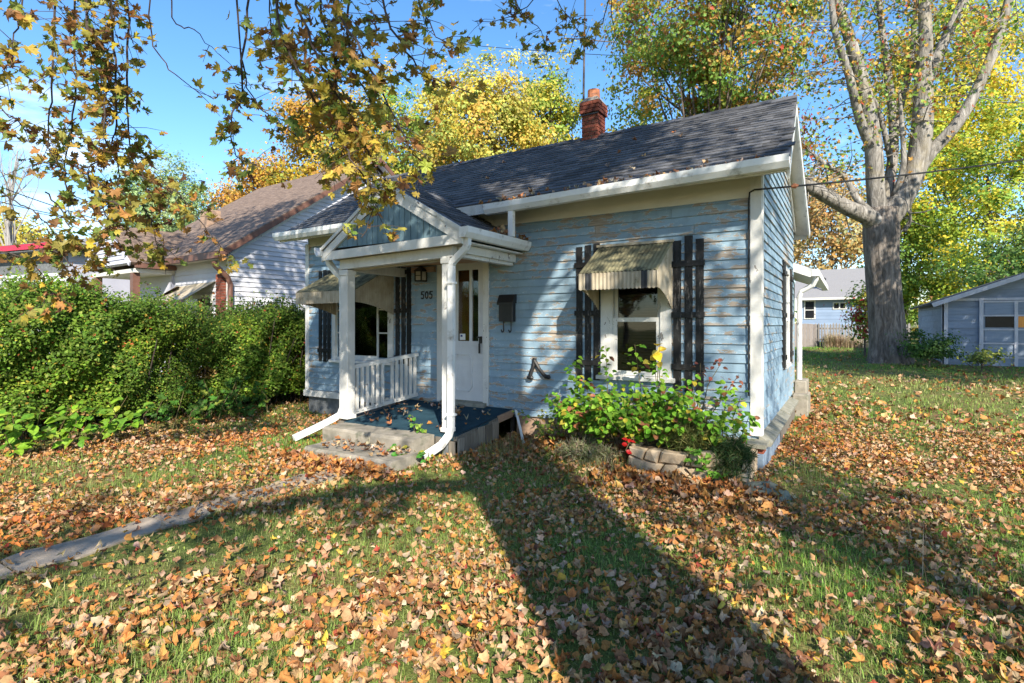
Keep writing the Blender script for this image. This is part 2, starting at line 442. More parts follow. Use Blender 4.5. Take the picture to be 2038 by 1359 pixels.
def bark_mat(name, a, b, moss=None, sc=5.0):
    m, nt, p, out = new_mat(name)
    n1 = noise(nt, sc, (1.6, 1.6, 0.32), detail=9, rough=0.7, dist=0.6)
    c = ramp(nt, n1, [(0.34, tuple(x * 0.35 for x in b)), (0.50, b), (0.68, a)])
    if moss:
        f = ramp(nt, noise(nt, 1.3, detail=6, off=(3, 3, 3)), [(0.55, 0.0), (0.75, 0.6)])
        c = mix(nt, f, c, moss)
    nt.links.new(c, p.inputs['Base Color'])
    p.inputs['Roughness'].default_value = 0.92
    p.inputs['Specular IOR Level'].default_value = 0.15
    bump(nt, p, n1, 1.0, 0.06)
    return m
M['bark'] = bark_mat('silver_maple_bark', (0.42, 0.39, 0.355), (0.23, 0.21, 0.185), moss=(0.32, 0.26, 0.14))
M['bark_trunk'] = bark_mat('furrowed_maple_bark', (0.34, 0.295, 0.255), (0.165, 0.14, 0.12), sc=6.0)
M['bark_dark'] = bark_mat('grey_brown_bark', (0.22, 0.18, 0.15), (0.13, 0.105, 0.09))

def brown_roof():
    m, nt, p, out = new_mat('brown_asphalt_shingle')
    a = ramp(nt, noise(nt, 4.5, (1, 1, 7), detail=7, rough=0.75), [(0.32, (0.065, 0.043, 0.033)), (0.5, (0.16, 0.108, 0.078)), (0.68, (0.30, 0.215, 0.16))])
    nt.links.new(a, p.inputs['Base Color'])
    p.inputs['Roughness'].default_value = 0.9
    w = nt.nodes.new('ShaderNodeTexWave'); w.wave_type = 'BANDS'; w.bands_direction = 'Z'; w.wave_profile = 'SAW'
    w.inputs['Scale'].default_value = 3.6; w.inputs['Distortion'].default_value = 0.4
    g = nt.nodes.new('ShaderNodeNewGeometry'); nt.links.new(g.outputs['Position'], w.inputs['Vector'])
    bump(nt, p, w.outputs['Fac'], 0.5, 0.02)
    return m
M['brown_shingle'] = brown_roof()

def lawn_mat():
    m, nt, p, out = new_mat('lawn_soil_and_thatch')
    a = ramp(nt, noise(nt, 26, detail=8, rough=0.7), [(0.3, (0.07, 0.07, 0.03)), (0.5, (0.17, 0.16, 0.07)), (0.72, (0.33, 0.24, 0.13))])
    b = ramp(nt, noise(nt, 0.6, detail=4), [(0.4, (0.6, 0.9, 0.5)), (0.65, (1.15, 1.0, 0.85))])
    c = mix(nt, 1.0, a, b, 'MULTIPLY')
    nt.links.new(c, p.inputs['Base Color'])
    p.inputs['Roughness'].default_value = 0.95
    p.inputs['Specular IOR Level'].default_value = 0.1
    bump(nt, p, noise(nt, 50, detail=6), 0.8, 0.02)
    return m
M['lawn'] = lawn_mat()
M['fence_tan'] = mat('tan_fence_board', (0.31, 0.27, 0.25), (0.23, 0.195, 0.18), scale=12, stretch=(4, 4, 0.5), rough=0.9, bmp=0.3, rand=0.15)
M['glass_dark'] = mat('dark_far_pane', (0.012, 0.013, 0.016), (0.02, 0.02, 0.024), scale=3, rough=0.2, bmp=0, spec=0.2)

# ------------------------------------------------------------------ ground
def axis(lo, hi, fine, flo, fhi, far):
    a = list(np.arange(flo, fhi + 1e-6, fine))
    step = fine
    x = fhi
    while x < hi:
        step *= 1.35; x += step; a.append(min(x, far[1]))
    step = fine; x = flo
    while x > lo:
        step *= 1.35; x -= step; a.insert(0, max(x, far[0]))
    return np.array(a)

gx = axis(-500, 500, 0.22, -11, 9, (-600, 600))
gy = axis(-120, 700, 0.22, -8, 10, (-200, 800))
XX, YY = np.meshgrid(gx, gy, indexing='ij')
ZZ = ground_z(XX, YY)
V = np.stack([XX, YY, ZZ], -1).reshape(-1, 3)
ni, nj = len(gx), len(gy)
ii, jj = np.meshgrid(np.arange(ni - 1), np.arange(nj - 1), indexing='ij')
q = (ii * nj + jj).ravel()
T = np.concatenate([np.stack([q, q + nj, q + nj + 1], 1), np.stack([q, q + nj + 1, q + 1], 1)])
lawn = np_mesh('lawn', V, T, M['lawn'], smooth=True)
lawn['kind'] = 'structure'

# concrete front walk, two sunken slabs at a time
walk = bpy.data.objects.new('front_walk', None)
COL.objects.link(walk); walk['kind'] = 'structure'
walk['label'] = 'narrow concrete front walk half buried in fallen leaves'
yy = -2.28
k = 0
while yy > -8.5:
    ln = 0.92 + 0.1 * random.random()
    x0, x1 = -3.97 + random.uniform(-.03, .03), -3.60 + random.uniform(-.03, .03)
    mb = MB()
    pts = []
    n = 7
    for i in range(n):
        t = i / (n - 1)
        y = yy - ln * t
        for xx in np.linspace(x0, x1, 5):
            e = 0.03 * math.sin(y * 9 + xx * 5) + .02 * math.sin(y * 23)
            pts.append((xx + (e if abs(xx - x0) < 1e-6 or abs(xx - x1) < 1e-6 else 0), y, gz(xx, y) + 0.015))
    fs = [(i * 5 + j, i * 5 + j + 1, (i + 1) * 5 + j + 1, (i + 1) * 5 + j) for i in range(n - 1) for j in range(4)]
    fs = [tuple(reversed(f)) for f in fs]
    nb = len(pts)
    ring = [i * 5 for i in range(n)] + [(n - 1) * 5 + j for j in range(1, 5)] + [i * 5 + 4 for i in range(n - 2, -1, -1)] + [j for j in range(3, 0, -1)]
    low = [(pts[i][0], pts[i][1], pts[i][2] - 0.1) for i in ring]
    m_ = len(ring)
    fs += [(ring[i], ring[(i + 1) % m_], nb + (i + 1) % m_, nb + i) for i in range(m_)]
    mb.add(pts + low, fs)
    mb.build('slab', M['walk'], walk)
    yy -= ln + 0.02
    k += 1

# ------------------------------------------------------------------ the blue house
house = thing('blue_house', 'small blue clapboard house with peeling paint, charcoal roof and gabled front porch', 'house', (-3.7, 2, 0))

def siding(parent, mt, o, u, n, L, z0, z1, expo, openings=(), top=None, proud=0.031, joint=2.6, name='clapboard', xf=None, jit=0.002, rows=None):
    o, u, n = Vector(o), Vector(u), Vector(n)
    z = z0
    while z < z1 - 0.01:
        e = min(expo, z1 - z)
        zt = z + e + (0.02 if z + e < z1 - 0.001 else 0)
        a0, b0 = top(z) if top else (0, L)
        a1, b1 = top(zt) if top else (0, L)
        if b0 - a0 < 0.04:
            break
        spans = [(a0, b0)]
        for (p, q_, zl, zh) in openings:
            if min(zh, z + e) - max(zl, z) > e * 0.4:
                new = []
                for s, t in spans:
                    if q_ <= s or p >= t: new.append((s, t)); continue
                    if p > s: new.append((s, p))
                    if q_ < t: new.append((q_, t))
                spans = new
        for s, t in spans:
            cuts = [s]
            if joint and t - s > joint * 1.3:
                x = s + random.uniform(0.35, 1.0) * joint
                while x < t - 0.5:
                    cuts.append(x); x += random.uniform(0.8, 1.3) * joint
            cuts.append(t)
            for i in range(len(cuts) - 1):
                p, q_ = cuts[i] + (0.0015 if i else 0), cuts[i + 1] - (0.0015 if i < len(cuts) - 2 else 0)
                pt = a1 if (top and p == a0) else p
                qt = b1 if (top and q_ == b0) else q_
                if qt < pt: pt = qt = (pt + qt) / 2
                j0, j1 = random.uniform(-jit, jit), random.uniform(-jit, jit)
                pr = proud + random.uniform(-.003, .004)
                prof = lambda xb, xt, j: [o + u * xb + Vector((0, 0, z + j - o.z)), o + u * xb + n * pr + Vector((0, 0, z + j - o.z)),
                                          o + u * xt + n * pr * 0.42 + Vector((0, 0, zt + j - o.z)), o + u * xt + Vector((0, 0, zt + j - o.z))]
                mb = MB(xf)
                mb.add(prof(p, pt, j0) + prof(q_, qt, j1), [(3, 2, 1, 0), (4, 5, 6, 7), (0, 1, 5, 4), (1, 2, 6, 5), (2, 3, 7, 6), (3, 0, 4, 7)])
                mb.build(name, mt, parent)
        z += expo

# -- front wall with real openings (u measured from the left corner, X = -7.43)
XL = -7.43
ZB, ZT = 0.40, 2.95
DOOR = (-4.43, -3.50, 0.38, 2.58)
WINR = (-1.81, -0.93, 0.90, 2.52)
WINL = (-6.74, -5.32, 0.93, 2.46)
mb = MB()
op = [(WINL[0] + .1, WINL[1] - .1, WINL[2] + .1, WINL[3]), (DOOR[0] + .1, DOOR[1] - .1, DOOR[2], DOOR[3] - .08), (WINR[0] + .14, WINR[1] - .12, WINR[2] + .1, WINR[3])]
x = XL
for (a, b, c, d) in op:
    mb.box(x, a, 0, 0.12, 0.30, 3.12)
    mb.box(a, b, 0, 0.12, 0.30, c) if c > 0.31 else None
    mb.box(a, b, 0, 0.12, d, 3.12)
    x = b
mb.box(x, -0.001, 0, 0.12, 0.30, 3.12)
front = mb.build('front_wall', M['siding'], house)
siding(front, M['siding'], (XL + .05, 0, 0), (1, 0, 0), (0, -1, 0), -XL - .13, ZB + .02, ZT, 0.104,
       [(a - XL - .05, b - XL - .05, c, d) for a, b, c, d in (DOOR, WINR, WINL)])
# -- side wall with gable
RY, RZ = 1.95, 4.67
mb = MB()
mb.prism([(-0.12, 0.12, 0.3), (-0.12, 4.0, 0.3), (-0.12, 4.0, 3.3), (-0.12, RY, 4.52), (-0.12, 0.12, 3.42)], (0.119, 0, 0))
side = mb.build('side_wall', M['siding'], house)
def gab(z):
    if z < 3.12: return (0.10, 3.95)
    f = min(1.0, (z - 3.12) / (4.5 - 3.12))
    return (0.10 + (RY - 0.10) * f, 3.95 - (3.95 - RY) * f)
siding(side, M['siding'], (0, 0, 0), (0, 1, 0), (1, 0, 0), 3.95, ZB + .02, 4.45, 0.104, [(2.30, 3.40, 0.95, 2.45)], top=gab, joint=2.2)
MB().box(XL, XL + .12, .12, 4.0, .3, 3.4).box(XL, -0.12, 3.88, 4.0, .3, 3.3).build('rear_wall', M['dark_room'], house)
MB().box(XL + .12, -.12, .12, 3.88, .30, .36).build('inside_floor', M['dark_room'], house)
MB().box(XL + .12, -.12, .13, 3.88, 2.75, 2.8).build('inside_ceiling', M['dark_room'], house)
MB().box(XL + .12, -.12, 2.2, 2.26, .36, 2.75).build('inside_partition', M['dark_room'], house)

# -- trim
MB().box(-0.085, 0.026, -0.035, 0.0, .37, 2.96).build('corner_board', M['white'], house)
MB().box(0.0, 0.034, 0.0, 0.10, .37, 3.2).build('corner_board', M['white'], house)
MB().box(XL - .03, XL + .06, -0.035, 0.0, .37, 3.0).build('corner_board', M['white'], house)
MB().box(XL + .061, -0.086, -0.018, 0.0, 2.952, 3.2).build('frieze_board', M['cream'], house)
MB().box(-0.085, 0.026, -0.03, 0.0, 2.962, 3.2).build('frieze_block', M['white'], house)
MB().box(XL - .05, -5.12, -0.06, 0.0, .30, .405).build('water_table', M['white'], house)
MB().box(-3.07, -0.086, -0.04, 0.0, .335, .415).build('water_table', M['siding'], house)
# foundation
MB().box(XL, -5.2, 0.02, 0.2, -.3, .30).build('foundation', M['block'], house)
MB().box(XL + .001, XL + .2, 0.2, 4.0, -.3, .30).build('foundation', M['block'], house)
MB().box(-3.05, -2.33, -0.012, 0.02, -.2, .33).build('skirt_board', M['rawwood'], house)
MB().box(-2.32, -1.3, -0.01, 0.02, -.2, .33).build('skirt_board', M['rawwood'], house)
MB().box(-1.29, -.1, -0.008, 0.02, -.2, .33).build('skirt_board', M['plank'], house)
# corner pier and the ledge along the side
pier = MB().bbox(-.13, .075, -.26, -.03, -.25, .23, .008).build('corner_pier', M['tin'], house)
for i, bx in enumerate((-.125, -.02)):
    MB().bbox(bx, bx + .095, -.255, -.05, .232, .285, .006).build('brick', M['brick'], pier)
MB().box(-.32, .10, -.30, .02, .29, .335).build('sill_board', M['sill'], house)
mb = MB()
mb.prism([(0.0, -.03, .26), (.12, -.03, .27), (.135, -.03, .31), (0.0, -.03, .372)], (0, 2.1, 0)).build('sill_board', M['sill'], house)
MB().prism([(0.0, 2.09, .27), (.115, 2.09, .28), (.12, 2.09, .325), (0.0, 2.09, .375)], (0, 1.9, 0)).build('sill_board', M['sill'], house)
MB().box(-.1, .075, -.02, 1.3, -.2, .258).build('foundation', M['tin'], house)
MB().box(-.1, .07, 1.31, 4.05, -.2, .262).build('foundation', M['plank'], house)
MB().bbox(.02, .26, 3.7, 4.3, .0, .42, .02).build('step_block', M['concrete'], house)
MB().bbox(.03, .22, 3.95, 4.6, .42, .62, .02).build('step_block', M['concrete'], house)

# -- main roof (slightly sagging to the left, as old roofs do)
ER, EL = Vector((.33, -.45, 3.21)), Vector((-7.62, -.45, 3.13))
RR, RL = Vector((.22, RY, RZ)), Vector((-7.70, RY, 4.63))
BR, BL = Vector((.25, 4.35, 3.26)), Vector((-7.70, 4.35, 3.2))
def quad_slab(name, a, b, c, d, th, mt, parent):
    n = (b - a).cross(d - a).normalized()
    if n.z < 0: n = -n
    vs = [a, b, c, d] + [p - n * th for p in (a, b, c, d)]
    mb = MB().add(vs, [(0, 1, 2, 3), (7, 6, 5, 4), (0, 4, 5, 1), (1, 5, 6, 2), (2, 6, 7, 3), (3, 7, 4, 0)])
    return mb.build(name, mt, parent)
roof = quad_slab('roof', ER, EL, RL, RR, 0.06, M['shingle'], house)
quad_slab('rear_slope', BL, BR, RR - Vector((0, -.004, 0)), RL - Vector((0, -.004, 0)), 0.06, M['shingle'], roof)

def shingle_mesh(w, ln, name='shingle', mt='shingle'):
    mb = MB().add([(0.002, 0, .004), (w - .002, 0, .004), (w - .002, ln, .001), (0.002, ln, .001), (0.002, 0, .016), (w - .002, 0, .016), (w - .002, ln, .004), (0.002, ln, .004)],
                  [(0, 3, 2, 1), (4, 5, 6, 7), (0, 1, 5, 4), (1, 2, 6, 5), (3, 0, 4, 7)])
    me = bpy.data.meshes.new(name); me.from_pydata(mb.v, [], mb.f); me.materials.append(M[mt]); me.update()
    return me, mb
def shingles(parent, er, el, rl, rr, expo, limit, near, widths=(.17, .21, .25, .30)):
    """courses of tabs over a bilinear slope; the ones nearest the camera are pieces, the rest one mesh"""
    W = [shingle_mesh(w, expo + .03) for w in widths]
    slope = ((rr - er).length + (rl - el).length) / 2
    rows = int(slope / expo)
    todo = []
    for k in range(rows):
        t = k * expo / slope
        a, b = er.lerp(rr, t), el.lerp(rl, t)
        a2, b2 = er.lerp(rr, t + expo / slope), el.lerp(rl, t + expo / slope)
        L = (b - a).length; ux = (a - b).normalized()
        s = -random.uniform(0, .2)
        while s < L - 0.03:
            i = random.randrange(len(W)); w = widths[i]
            p0 = b + ux * max(s, 0)
            if s + w > L: 
                i = min(range(len(W)), key=lambda q: abs(widths[q] - (L - s))); w = widths[i]
            if s >= 0 and s + w <= L + .04:
                uy = ((a2 + b2) / 2 - (a + b) / 2); uy = (uy - ux * uy.dot(ux)).normalized()
                nz_ = ux.cross(uy)
                lift = random.uniform(0, .003)
                m4 = Matrix(((ux.x, uy.x, nz_.x, p0.x + nz_.x * lift), (ux.y, uy.y, nz_.y, p0.y + nz_.y * lift), (ux.z, uy.z, nz_.z, p0.z + nz_.z * lift), (0, 0, 0, 1)))
                todo.append(((p0 - CAM).length, i, m4))
            s += w
    todo.sort(key=lambda q: q[0])
    for d, i, m4 in todo[:limit]:
        o = bpy.data.objects.new('shingle', W[i][0]); o.matrix_basis = m4
        link(o, parent)
    rest = MB()
    for d, i, m4 in todo[limit:]:
        rest.add([m4 @ Vector(v) for v in W[i][1].v], W[i][1].f)
    if rest.v:
        o = rest.build('shingle_courses', M['shingle_mass'], parent); o['kind'] = 'stuff'
def shingle_mass():
    m, nt, p, out = new_mat('charcoal_shingle_courses')
    c = ramp(nt, noise(nt, 26), [(0.3, (0.115, 0.115, 0.122)), (0.72, (0.068, 0.068, 0.073))])
    g = nt.nodes.new('ShaderNodeNewGeometry')
    mr = nt.nodes.new('ShaderNodeMapRange'); mr.inputs['To Min'].default_value = .7; mr.inputs['To Max'].default_value = 1.3
    nt.links.new(g.outputs['Random Per Island'], mr.inputs['Value'])
    h = nt.nodes.new('ShaderNodeHueSaturation'); nt.links.new(mr.outputs[0], h.inputs['Value']); nt.links.new(c, h.inputs['Color'])
    nt.links.new(h.outputs[0], p.inputs['Base Color']); p.inputs['Roughness'].default_value = .9; p.inputs['Specular IOR Level'].default_value = .2
    bump(nt, p, noise(nt, 220), .5, .008)
    return m
M['shingle_mass'] = shingle_mass()
shingles(roof, ER, EL, RL, RR, 0.125, 300, True)
# ridge cap pieces
cap = MB()
n = 26
for i in range(n):
    a, b = RR.lerp(RL, i / n), RR.lerp(RL, (i + 1.08) / n)
    h = Vector((0, 0, .035 + .004 * (i % 2)))
    o = MB().add([a + h, b + h * .7, b + Vector((0, -.14, -.066)), a + Vector((0, -.14, -.058)), b + Vector((0, .14, -.066)), a + Vector((0, .14, -.058))],
                 [(0, 1, 2, 3), (1, 0, 5, 4), (0, 3, 5)]).build('ridge_cap', M['shingle'], roof)
# rakes, fascia and soffits
def board_along(name, a, b, w, h, mt, drop=0.0, parent=house):
    return MB().bar(a - Vector((0, 0, drop)), b - Vector((0, 0, drop)), w, h).build(name, mt, parent)
board_along('bargeboard', ER + Vector((-.012, .02, 0)), RR + Vector((-.012, 0, 0)), .024, .15, M['white_metal'], .135)
board_along('bargeboard', RR + Vector((-.012, 0, 0)), BR + Vector((-.012, 0, 0)), .024, .15, M['white_metal'], .135)
quad_slab('rake_soffit', Vector((.024, RY, RZ - .13)), Vector((.186, RY, RZ - .13)), BR + Vector((-.026, 0, -.13)), Vector((.024, 4.35, 3.13)), .015, M['white'], house)
quad_slab('rake_soffit', Vector((.024, -.42, 3.085)), ER + Vector((-.03, .02, -.12)), Vector((.186, RY, RZ - .13)), Vector((.024, RY, RZ - .13)), .015, M['white'], house)
quad_slab('rake_trim', Vector((.026, RY, RZ - .165)), Vector((.05, RY, RZ - .165)), Vector((.05, 4.1, 3.23)), Vector((.026, 4.1, 3.23)), .11, M['white'], house)
quad_slab('eave_soffit', Vector((.30, -.44, 3.10)), Vector((-7.6, -.44, 3.02)), Vector((-7.6, -.02, 3.10)), Vector((.30, -.02, 3.205)), .012, M['soffit'], house)
MB().bar((.31, -.44, 3.14), (-7.6, -.44, 3.06), .025, .13).build('fascia', M['white'], house)
mb = MB().box(-7.66, .2, 4.33, 4.36, 3.05, 3.2).build('fascia', M['white'], house)

GP = [(-.455, 0), (-.535, 0), (-.575, .055), (-.582, .12), (-.566, .125), (-.556, .06), (-.526, .022), (-.467, .022), (-.467, .115), (-.455, .115)]
def gutter(x0, z0, x1, z1, name='gutter'):
    g = MB().prism([(x0, y, z0 + z) for y, z in GP], (x1 - x0, 0, z1 - z0)).build(name, M['white_metal'], house)
    return g
gutter(.335, 3.095, -3.22, 3.005)
gutter(-5.36, 3.03, -7.62, 3.015)
MB().prism([(-.02 + .33, y, 3.095 + z) for y, z in GP[:4] + GP[-1:]], (.012, 0, 0)).build('gutter_end_cap', M['white_metal'], house)

# chimney of separate bricks on the ridge, with its clay flue
chim = MB().box(-2.895, -2.64, 1.82, 2.12, 4.3, 5.10).build('chimney', M['mortar'], house)
bz = 4.52; row = 0
brick_meshes = {}
def brick_obj(x0, x1, y0, y1, z0, z1, parent):
    MB().bbox(x0, x1, y0, y1, z0, z1, .004).build('brick', M['brick'], parent)
while bz < 5.20:
    out = .0 if bz < 4.98 else .028
    off = 0 if row % 2 == 0 else .055
    x0, x1, y0, y1 = -2.91 - out, -2.625 + out, 1.805 - out, 2.135 + out
    xs = [x0] + [v for v in np.arange(x0 + .115 - off, x1 - .03, .115)] + [x1]
    for a, b in zip(xs[:-1], xs[1:]):
        brick_obj(a + .003, b - .003, y0, y0 + .06, bz, bz + .052, chim)
    ys = [y0 + .063] + [v for v in np.arange(y0 + .063 + .11 - off, y1 - .03, .115)] + [y1]
    for a, b in zip(ys[:-1], ys[1:]):
        brick_obj(x1 - .06, x1, a + .003, b - .003, bz, bz + .052, chim)
    if out: MB().box(x0, x1 - .065, y0 + .065, y1, bz, bz + .05).build('brick_core', M['mortar'], chim)
    bz += .062; row += 1
mb = MB().add([(-2.935, 1.78, 5.2), (-2.60, 1.78, 5.2), (-2.60, 2.16, 5.2), (-2.935, 2.16, 5.2), (-2.86, 1.88, 5.30), (-2.67, 1.88, 5.30), (-2.67, 2.06, 5.30), (-2.86, 2.06, 5.30)],
              [(3, 2, 1, 0), (4, 5, 6, 7), (0, 1, 5, 4), (1, 2, 6, 5), (2, 3, 7, 6), (3, 0, 4, 7)])
mb.build('mortar_crown', M['mortar'], chim)
MB().tube([(-2.765, 1.97, 5.26), (-2.765, 1.97, 5.43)], [.105, .10], 12).build('flue', M['clay'], chim)
MB().bar((-2.93, 1.79, 4.985), (-2.61, 1.79, 4.985), .01, .02).build('strap', M['black_metal'], chim)

# -- porch roof
PA = (-4.13, 3.37)
PRE, PLE = (-2.93, 2.665), (-5.31, 2.60)
PF, PBK = -1.43, 0.35
proof = quad_slab('porch_roof', Vector((PRE[0], PF, PRE[1])), Vector((PRE[0], -.04, PRE[1])), Vector((PA[0], PBK, PA[1])), Vector((PA[0], PF, PA[1])), .045, M['shingle'], house)
quad_slab('left_slope', Vector((PLE[0], -.04, PLE[1])), Vector((PLE[0], PF, PLE[1])), Vector((PA[0], PF, PA[1])), Vector((PA[0], PBK, PA[1])), .045, M['shingle'], proof)
shingles(proof, Vector((PRE[0], -.04, PRE[1])), Vector((PRE[0], PF, PRE[1])), Vector((PA[0], PF, PA[1])), Vector((PA[0], -.04, PA[1])), .125, 120, True)
for i in range(6):
    a = Vector((PA[0], PF + i * .26, PA[1])); b = a + Vector((0, .28, 0)); h = Vector((0, 0, .03))
    MB().add([a + h, b + h * .8, b + Vector((.13, 0, -.06)), a + Vector((.13, 0, -.055)), b + Vector((-.13, 0, -.06)), a + Vector((-.13, 0, -.055))], [(0, 3, 2, 1), (1, 4, 5, 0)]).build('ridge_cap', M['shingle'], proof)
gable = MB().prism([(PLE[0] + .06, -1.385, 2.60), (PRE[0] - .06, -1.385, 2.65), (PA[0], -1.385, PA[1] - .06)], (0, .05, 0)).build('porch_gable', M['gable_board'], house)
bx = PLE[0] + .10
while bx < PRE[0] - .14:
    w = random.uniform(.085, .105)
    zt0 = PLE[1] + (PA[1] - PLE[1]) * (bx - PLE[0]) / (PA[0] - PLE[0]) if bx < PA[0] else PRE[1] + (PA[1] - PRE[1]) * (PRE[0] - bx) / (PRE[0] - PA[0])
    zt1 = PLE[1] + (PA[1] - PLE[1]) * (bx + w - PLE[0]) / (PA[0] - PLE[0]) if bx + w < PA[0] else PRE[1] + (PA[1] - PRE[1]) * (PRE[0] - bx - w) / (PRE[0] - PA[0])
    y = -1.398 - random.uniform(.0, .008)
    if min(zt0, zt1) - .08 > 2.64:
        MB().prism([(bx + .004, y, 2.60), (bx + w - .004, y, 2.60), (bx + w - .004, y, zt1 - .07), (bx + .004, y, zt0 - .07)], (0, .014, 0)).build('gable_board', M['gable_board'], gable)
    bx += w
def rakeboard(x0, z0, x1, z1, y, h, th, nm, mt):
    return MB().prism([(x0, y, z0), (x1, y, z1), (x1, y, z1 - h), (x0, y, z0 - h)], (0, -th, 0)).build(nm, mt, house)
rakeboard(PLE[0] - .01, PLE[1] - .02, PA[0], PA[1] - .03, -1.40, .155, .03, 'porch_rake_board', M['white'])
rakeboard(PRE[0] + .01, PRE[1] - .02, PA[0] + .002, PA[1] - .03, -1.40, .155, .032, 'porch_rake_board', M['white'])
rakeboard(PLE[0] - .02, PLE[1] + .005, PA[0], PA[1] - .005, -1.425, .05, .022, 'porch_rake_trim', M['white'])
rakeboard(PRE[0] + .02, PRE[1] + .005, PA[0] + .002, PA[1] - .005, -1.425, .05, .024, 'porch_rake_trim', M['white'])
MB().prism([(PLE[0] + .0, -1.397, 2.44), (PRE[0] - .0, -1.397, 2.50), (PRE[0] - .0, -1.397, 2.615), (PLE[0] + .0, -1.397, 2.555)], (0, -.028, 0)).build('porch_tie_board', M['white'], house)
MB().prism([(PLE[0] + .1, -1.39, 2.46), (PRE[0] - .1, -1.39, 2.515), (PRE[0] - .1, -1.20, 2.50), (PLE[0] + .1, -1.20, 2.45)], (0, 0, .012)).build('porch_soffit', M['soffit'], house)
MB().prism([(-5.10, -1.30, 2.32), (-3.16, -1.30, 2.375), (-3.16, -1.30, 2.50), (-5.10, -1.30, 2.45)], (0, .10, 0)).build('porch_beam', M['white'], house)
MB().prism([(-5.10, -1.19, 2.30), (-3.24, -1.19, 2.35), (-3.24, -1.19, 2.48), (-5.10, -1.19, 2.43)], (0, .06, 0)).build('porch_beam', M['soffit'], house)
MB().box(-3.20, -3.10, -1.195, -.02, 2.375, 2.50).build('porch_side_beam', M['white'], house)
MB().box(-3.225, -3.21, -1.19, -.02, 2.50, 2.56).build('porch_side_beam', M['white'], house)
MB().box(-3.18, -2.95, -1.39, -.02, 2.525, 2.54).build('porch_soffit', M['white_metal'], house)
MB().box(-3.10, -3.06, -1.2, -.02, 2.42, 2.52).build('porch_frieze', M['white'], house)
MB().box(-5.16, -5.06, -1.19, -.02, 2.31, 2.44).build('porch_side_beam', M['white'], house)
MB().box(-5.05, -3.23, -1.12, -.03, 2.46, 2.475).build('porch_ceiling', M['rawwood'], house)
MB().box(-4.9, -4.46, -.09, -.028, 2.36, 2.44).build('porch_ledger', M['rawwood'], house)
# porch gutters
def gutter_y(xs, z0, y0, y1, side):
    prof = [(side * (-y - .455), z) for y, z in GP]
    return MB().prism([(xs + p, y0, z0 + z) for p, z in prof], (0, y1 - y0, .0)).build('porch_gutter', M['white_metal'], house)
gutter_y(PRE[0] - .005, 2.56, -1.46, -.03, 1)
gutter_y(PLE[0] + .005, 2.50, -1.46, -.03, -1)
mb = MB().prism([(PRE[0] - .005 + (-y - .455), -1.472, 2.56 + z) for y, z in GP[:4] + GP[-1:]], (0, .012, 0)).build('gutter_end_cap', M['white_metal'], house)
# white leader board from the main gutter down to the porch gutter
MB().box(-2.87, -2.80, -.53, -.47, 2.69, 3.03).build('leader', M['white_metal'], house)

# posts
def post(x0, x1, y0, y1, z0, z1):
    p = MB().bbox(x0, x1, y0, y1, z0, z1, .008).build('porch_post', M['white'], house)
    MB().bbox(x0 - .012, x1 + .012, y0 - .012, y1 + .012, z1 - .06, z1 + .012, .005).build('capital', M['white'], p)
    MB().bbox(x0 - .012, x1 + .012, y0 - .012, y1 + .012, z0, z0 + .05, .005).build('plinth', M['white'], p)
post(-5.10, -4.95, -1.30, -1.16, .29, 2.30)
post(-3.325, -3.215, -1.30, -1.19, .29, 2.36)
# downspouts (square pipe with elbows)
def downspout(pts, w=.075, h=.06, label=None):
    mb = MB()
    d = MB().tube(pts, .048, 4)
    o = d.build('downspout', M['white_metal'], house, smooth=False)
    return o
d1 = downspout([(-2.90, -1.36, 2.57), (-2.90, -1.36, 2.49), (-2.925, -1.355, 2.45), (-3.12, -1.335, 2.31), (-3.15, -1.33, 2.26), (-3.155, -1.33, 1.2), (-3.155, -1.335, .36), (-3.165, -1.365, .27), (-3.205, -1.455, .17), (-3.30, -1.66, .06)])
for z in (2.05, .5):
    MB().box(-3.205, -3.105, -1.38, -1.285, z, z + .025).build('strap', M['white_metal'], d1)
d2 = downspout([(-5.34, -1.3, 2.50), (-5.33, -1.28, 2.42), (-5.24, -1.25, 2.3), (-5.15, -1.22, 2.22), (-5.14, -1.21, 2.0), (-5.14, -1.21, .42), (-5.16, -1.25, .32), (-5.22, -1.42, .24), (-5.29, -1.58, .17), (-5.35, -1.84, .085)])

# railing
rail = MB().bar((-5.02, -1.17, .985), (-4.83, -.03, 1.11), .075, .05).build('porch_railing', M['white'], house)
MB().bar((-5.02, -1.17, .35), (-4.83, -.03, .50), .05, .05).build('bottom_rail', M['white'], rail)
for i in range(13):
    t = .06 + i * .073
    if i in (6, ): continue
    p = Vector((-5.02, -1.17, .36)).lerp(Vector((-4.83, -.03, .51)), t); q_ = Vector((-5.02, -1.17, .965)).lerp(Vector((-4.83, -.03, 1.09)), t)
    p += Vector((.03, 0, 0)); q_ += Vector((.03, 0, 0))
    MB().bar(p, q_, .034, .034, up=(0, 1, 0)).build('baluster', M['white'], rail)
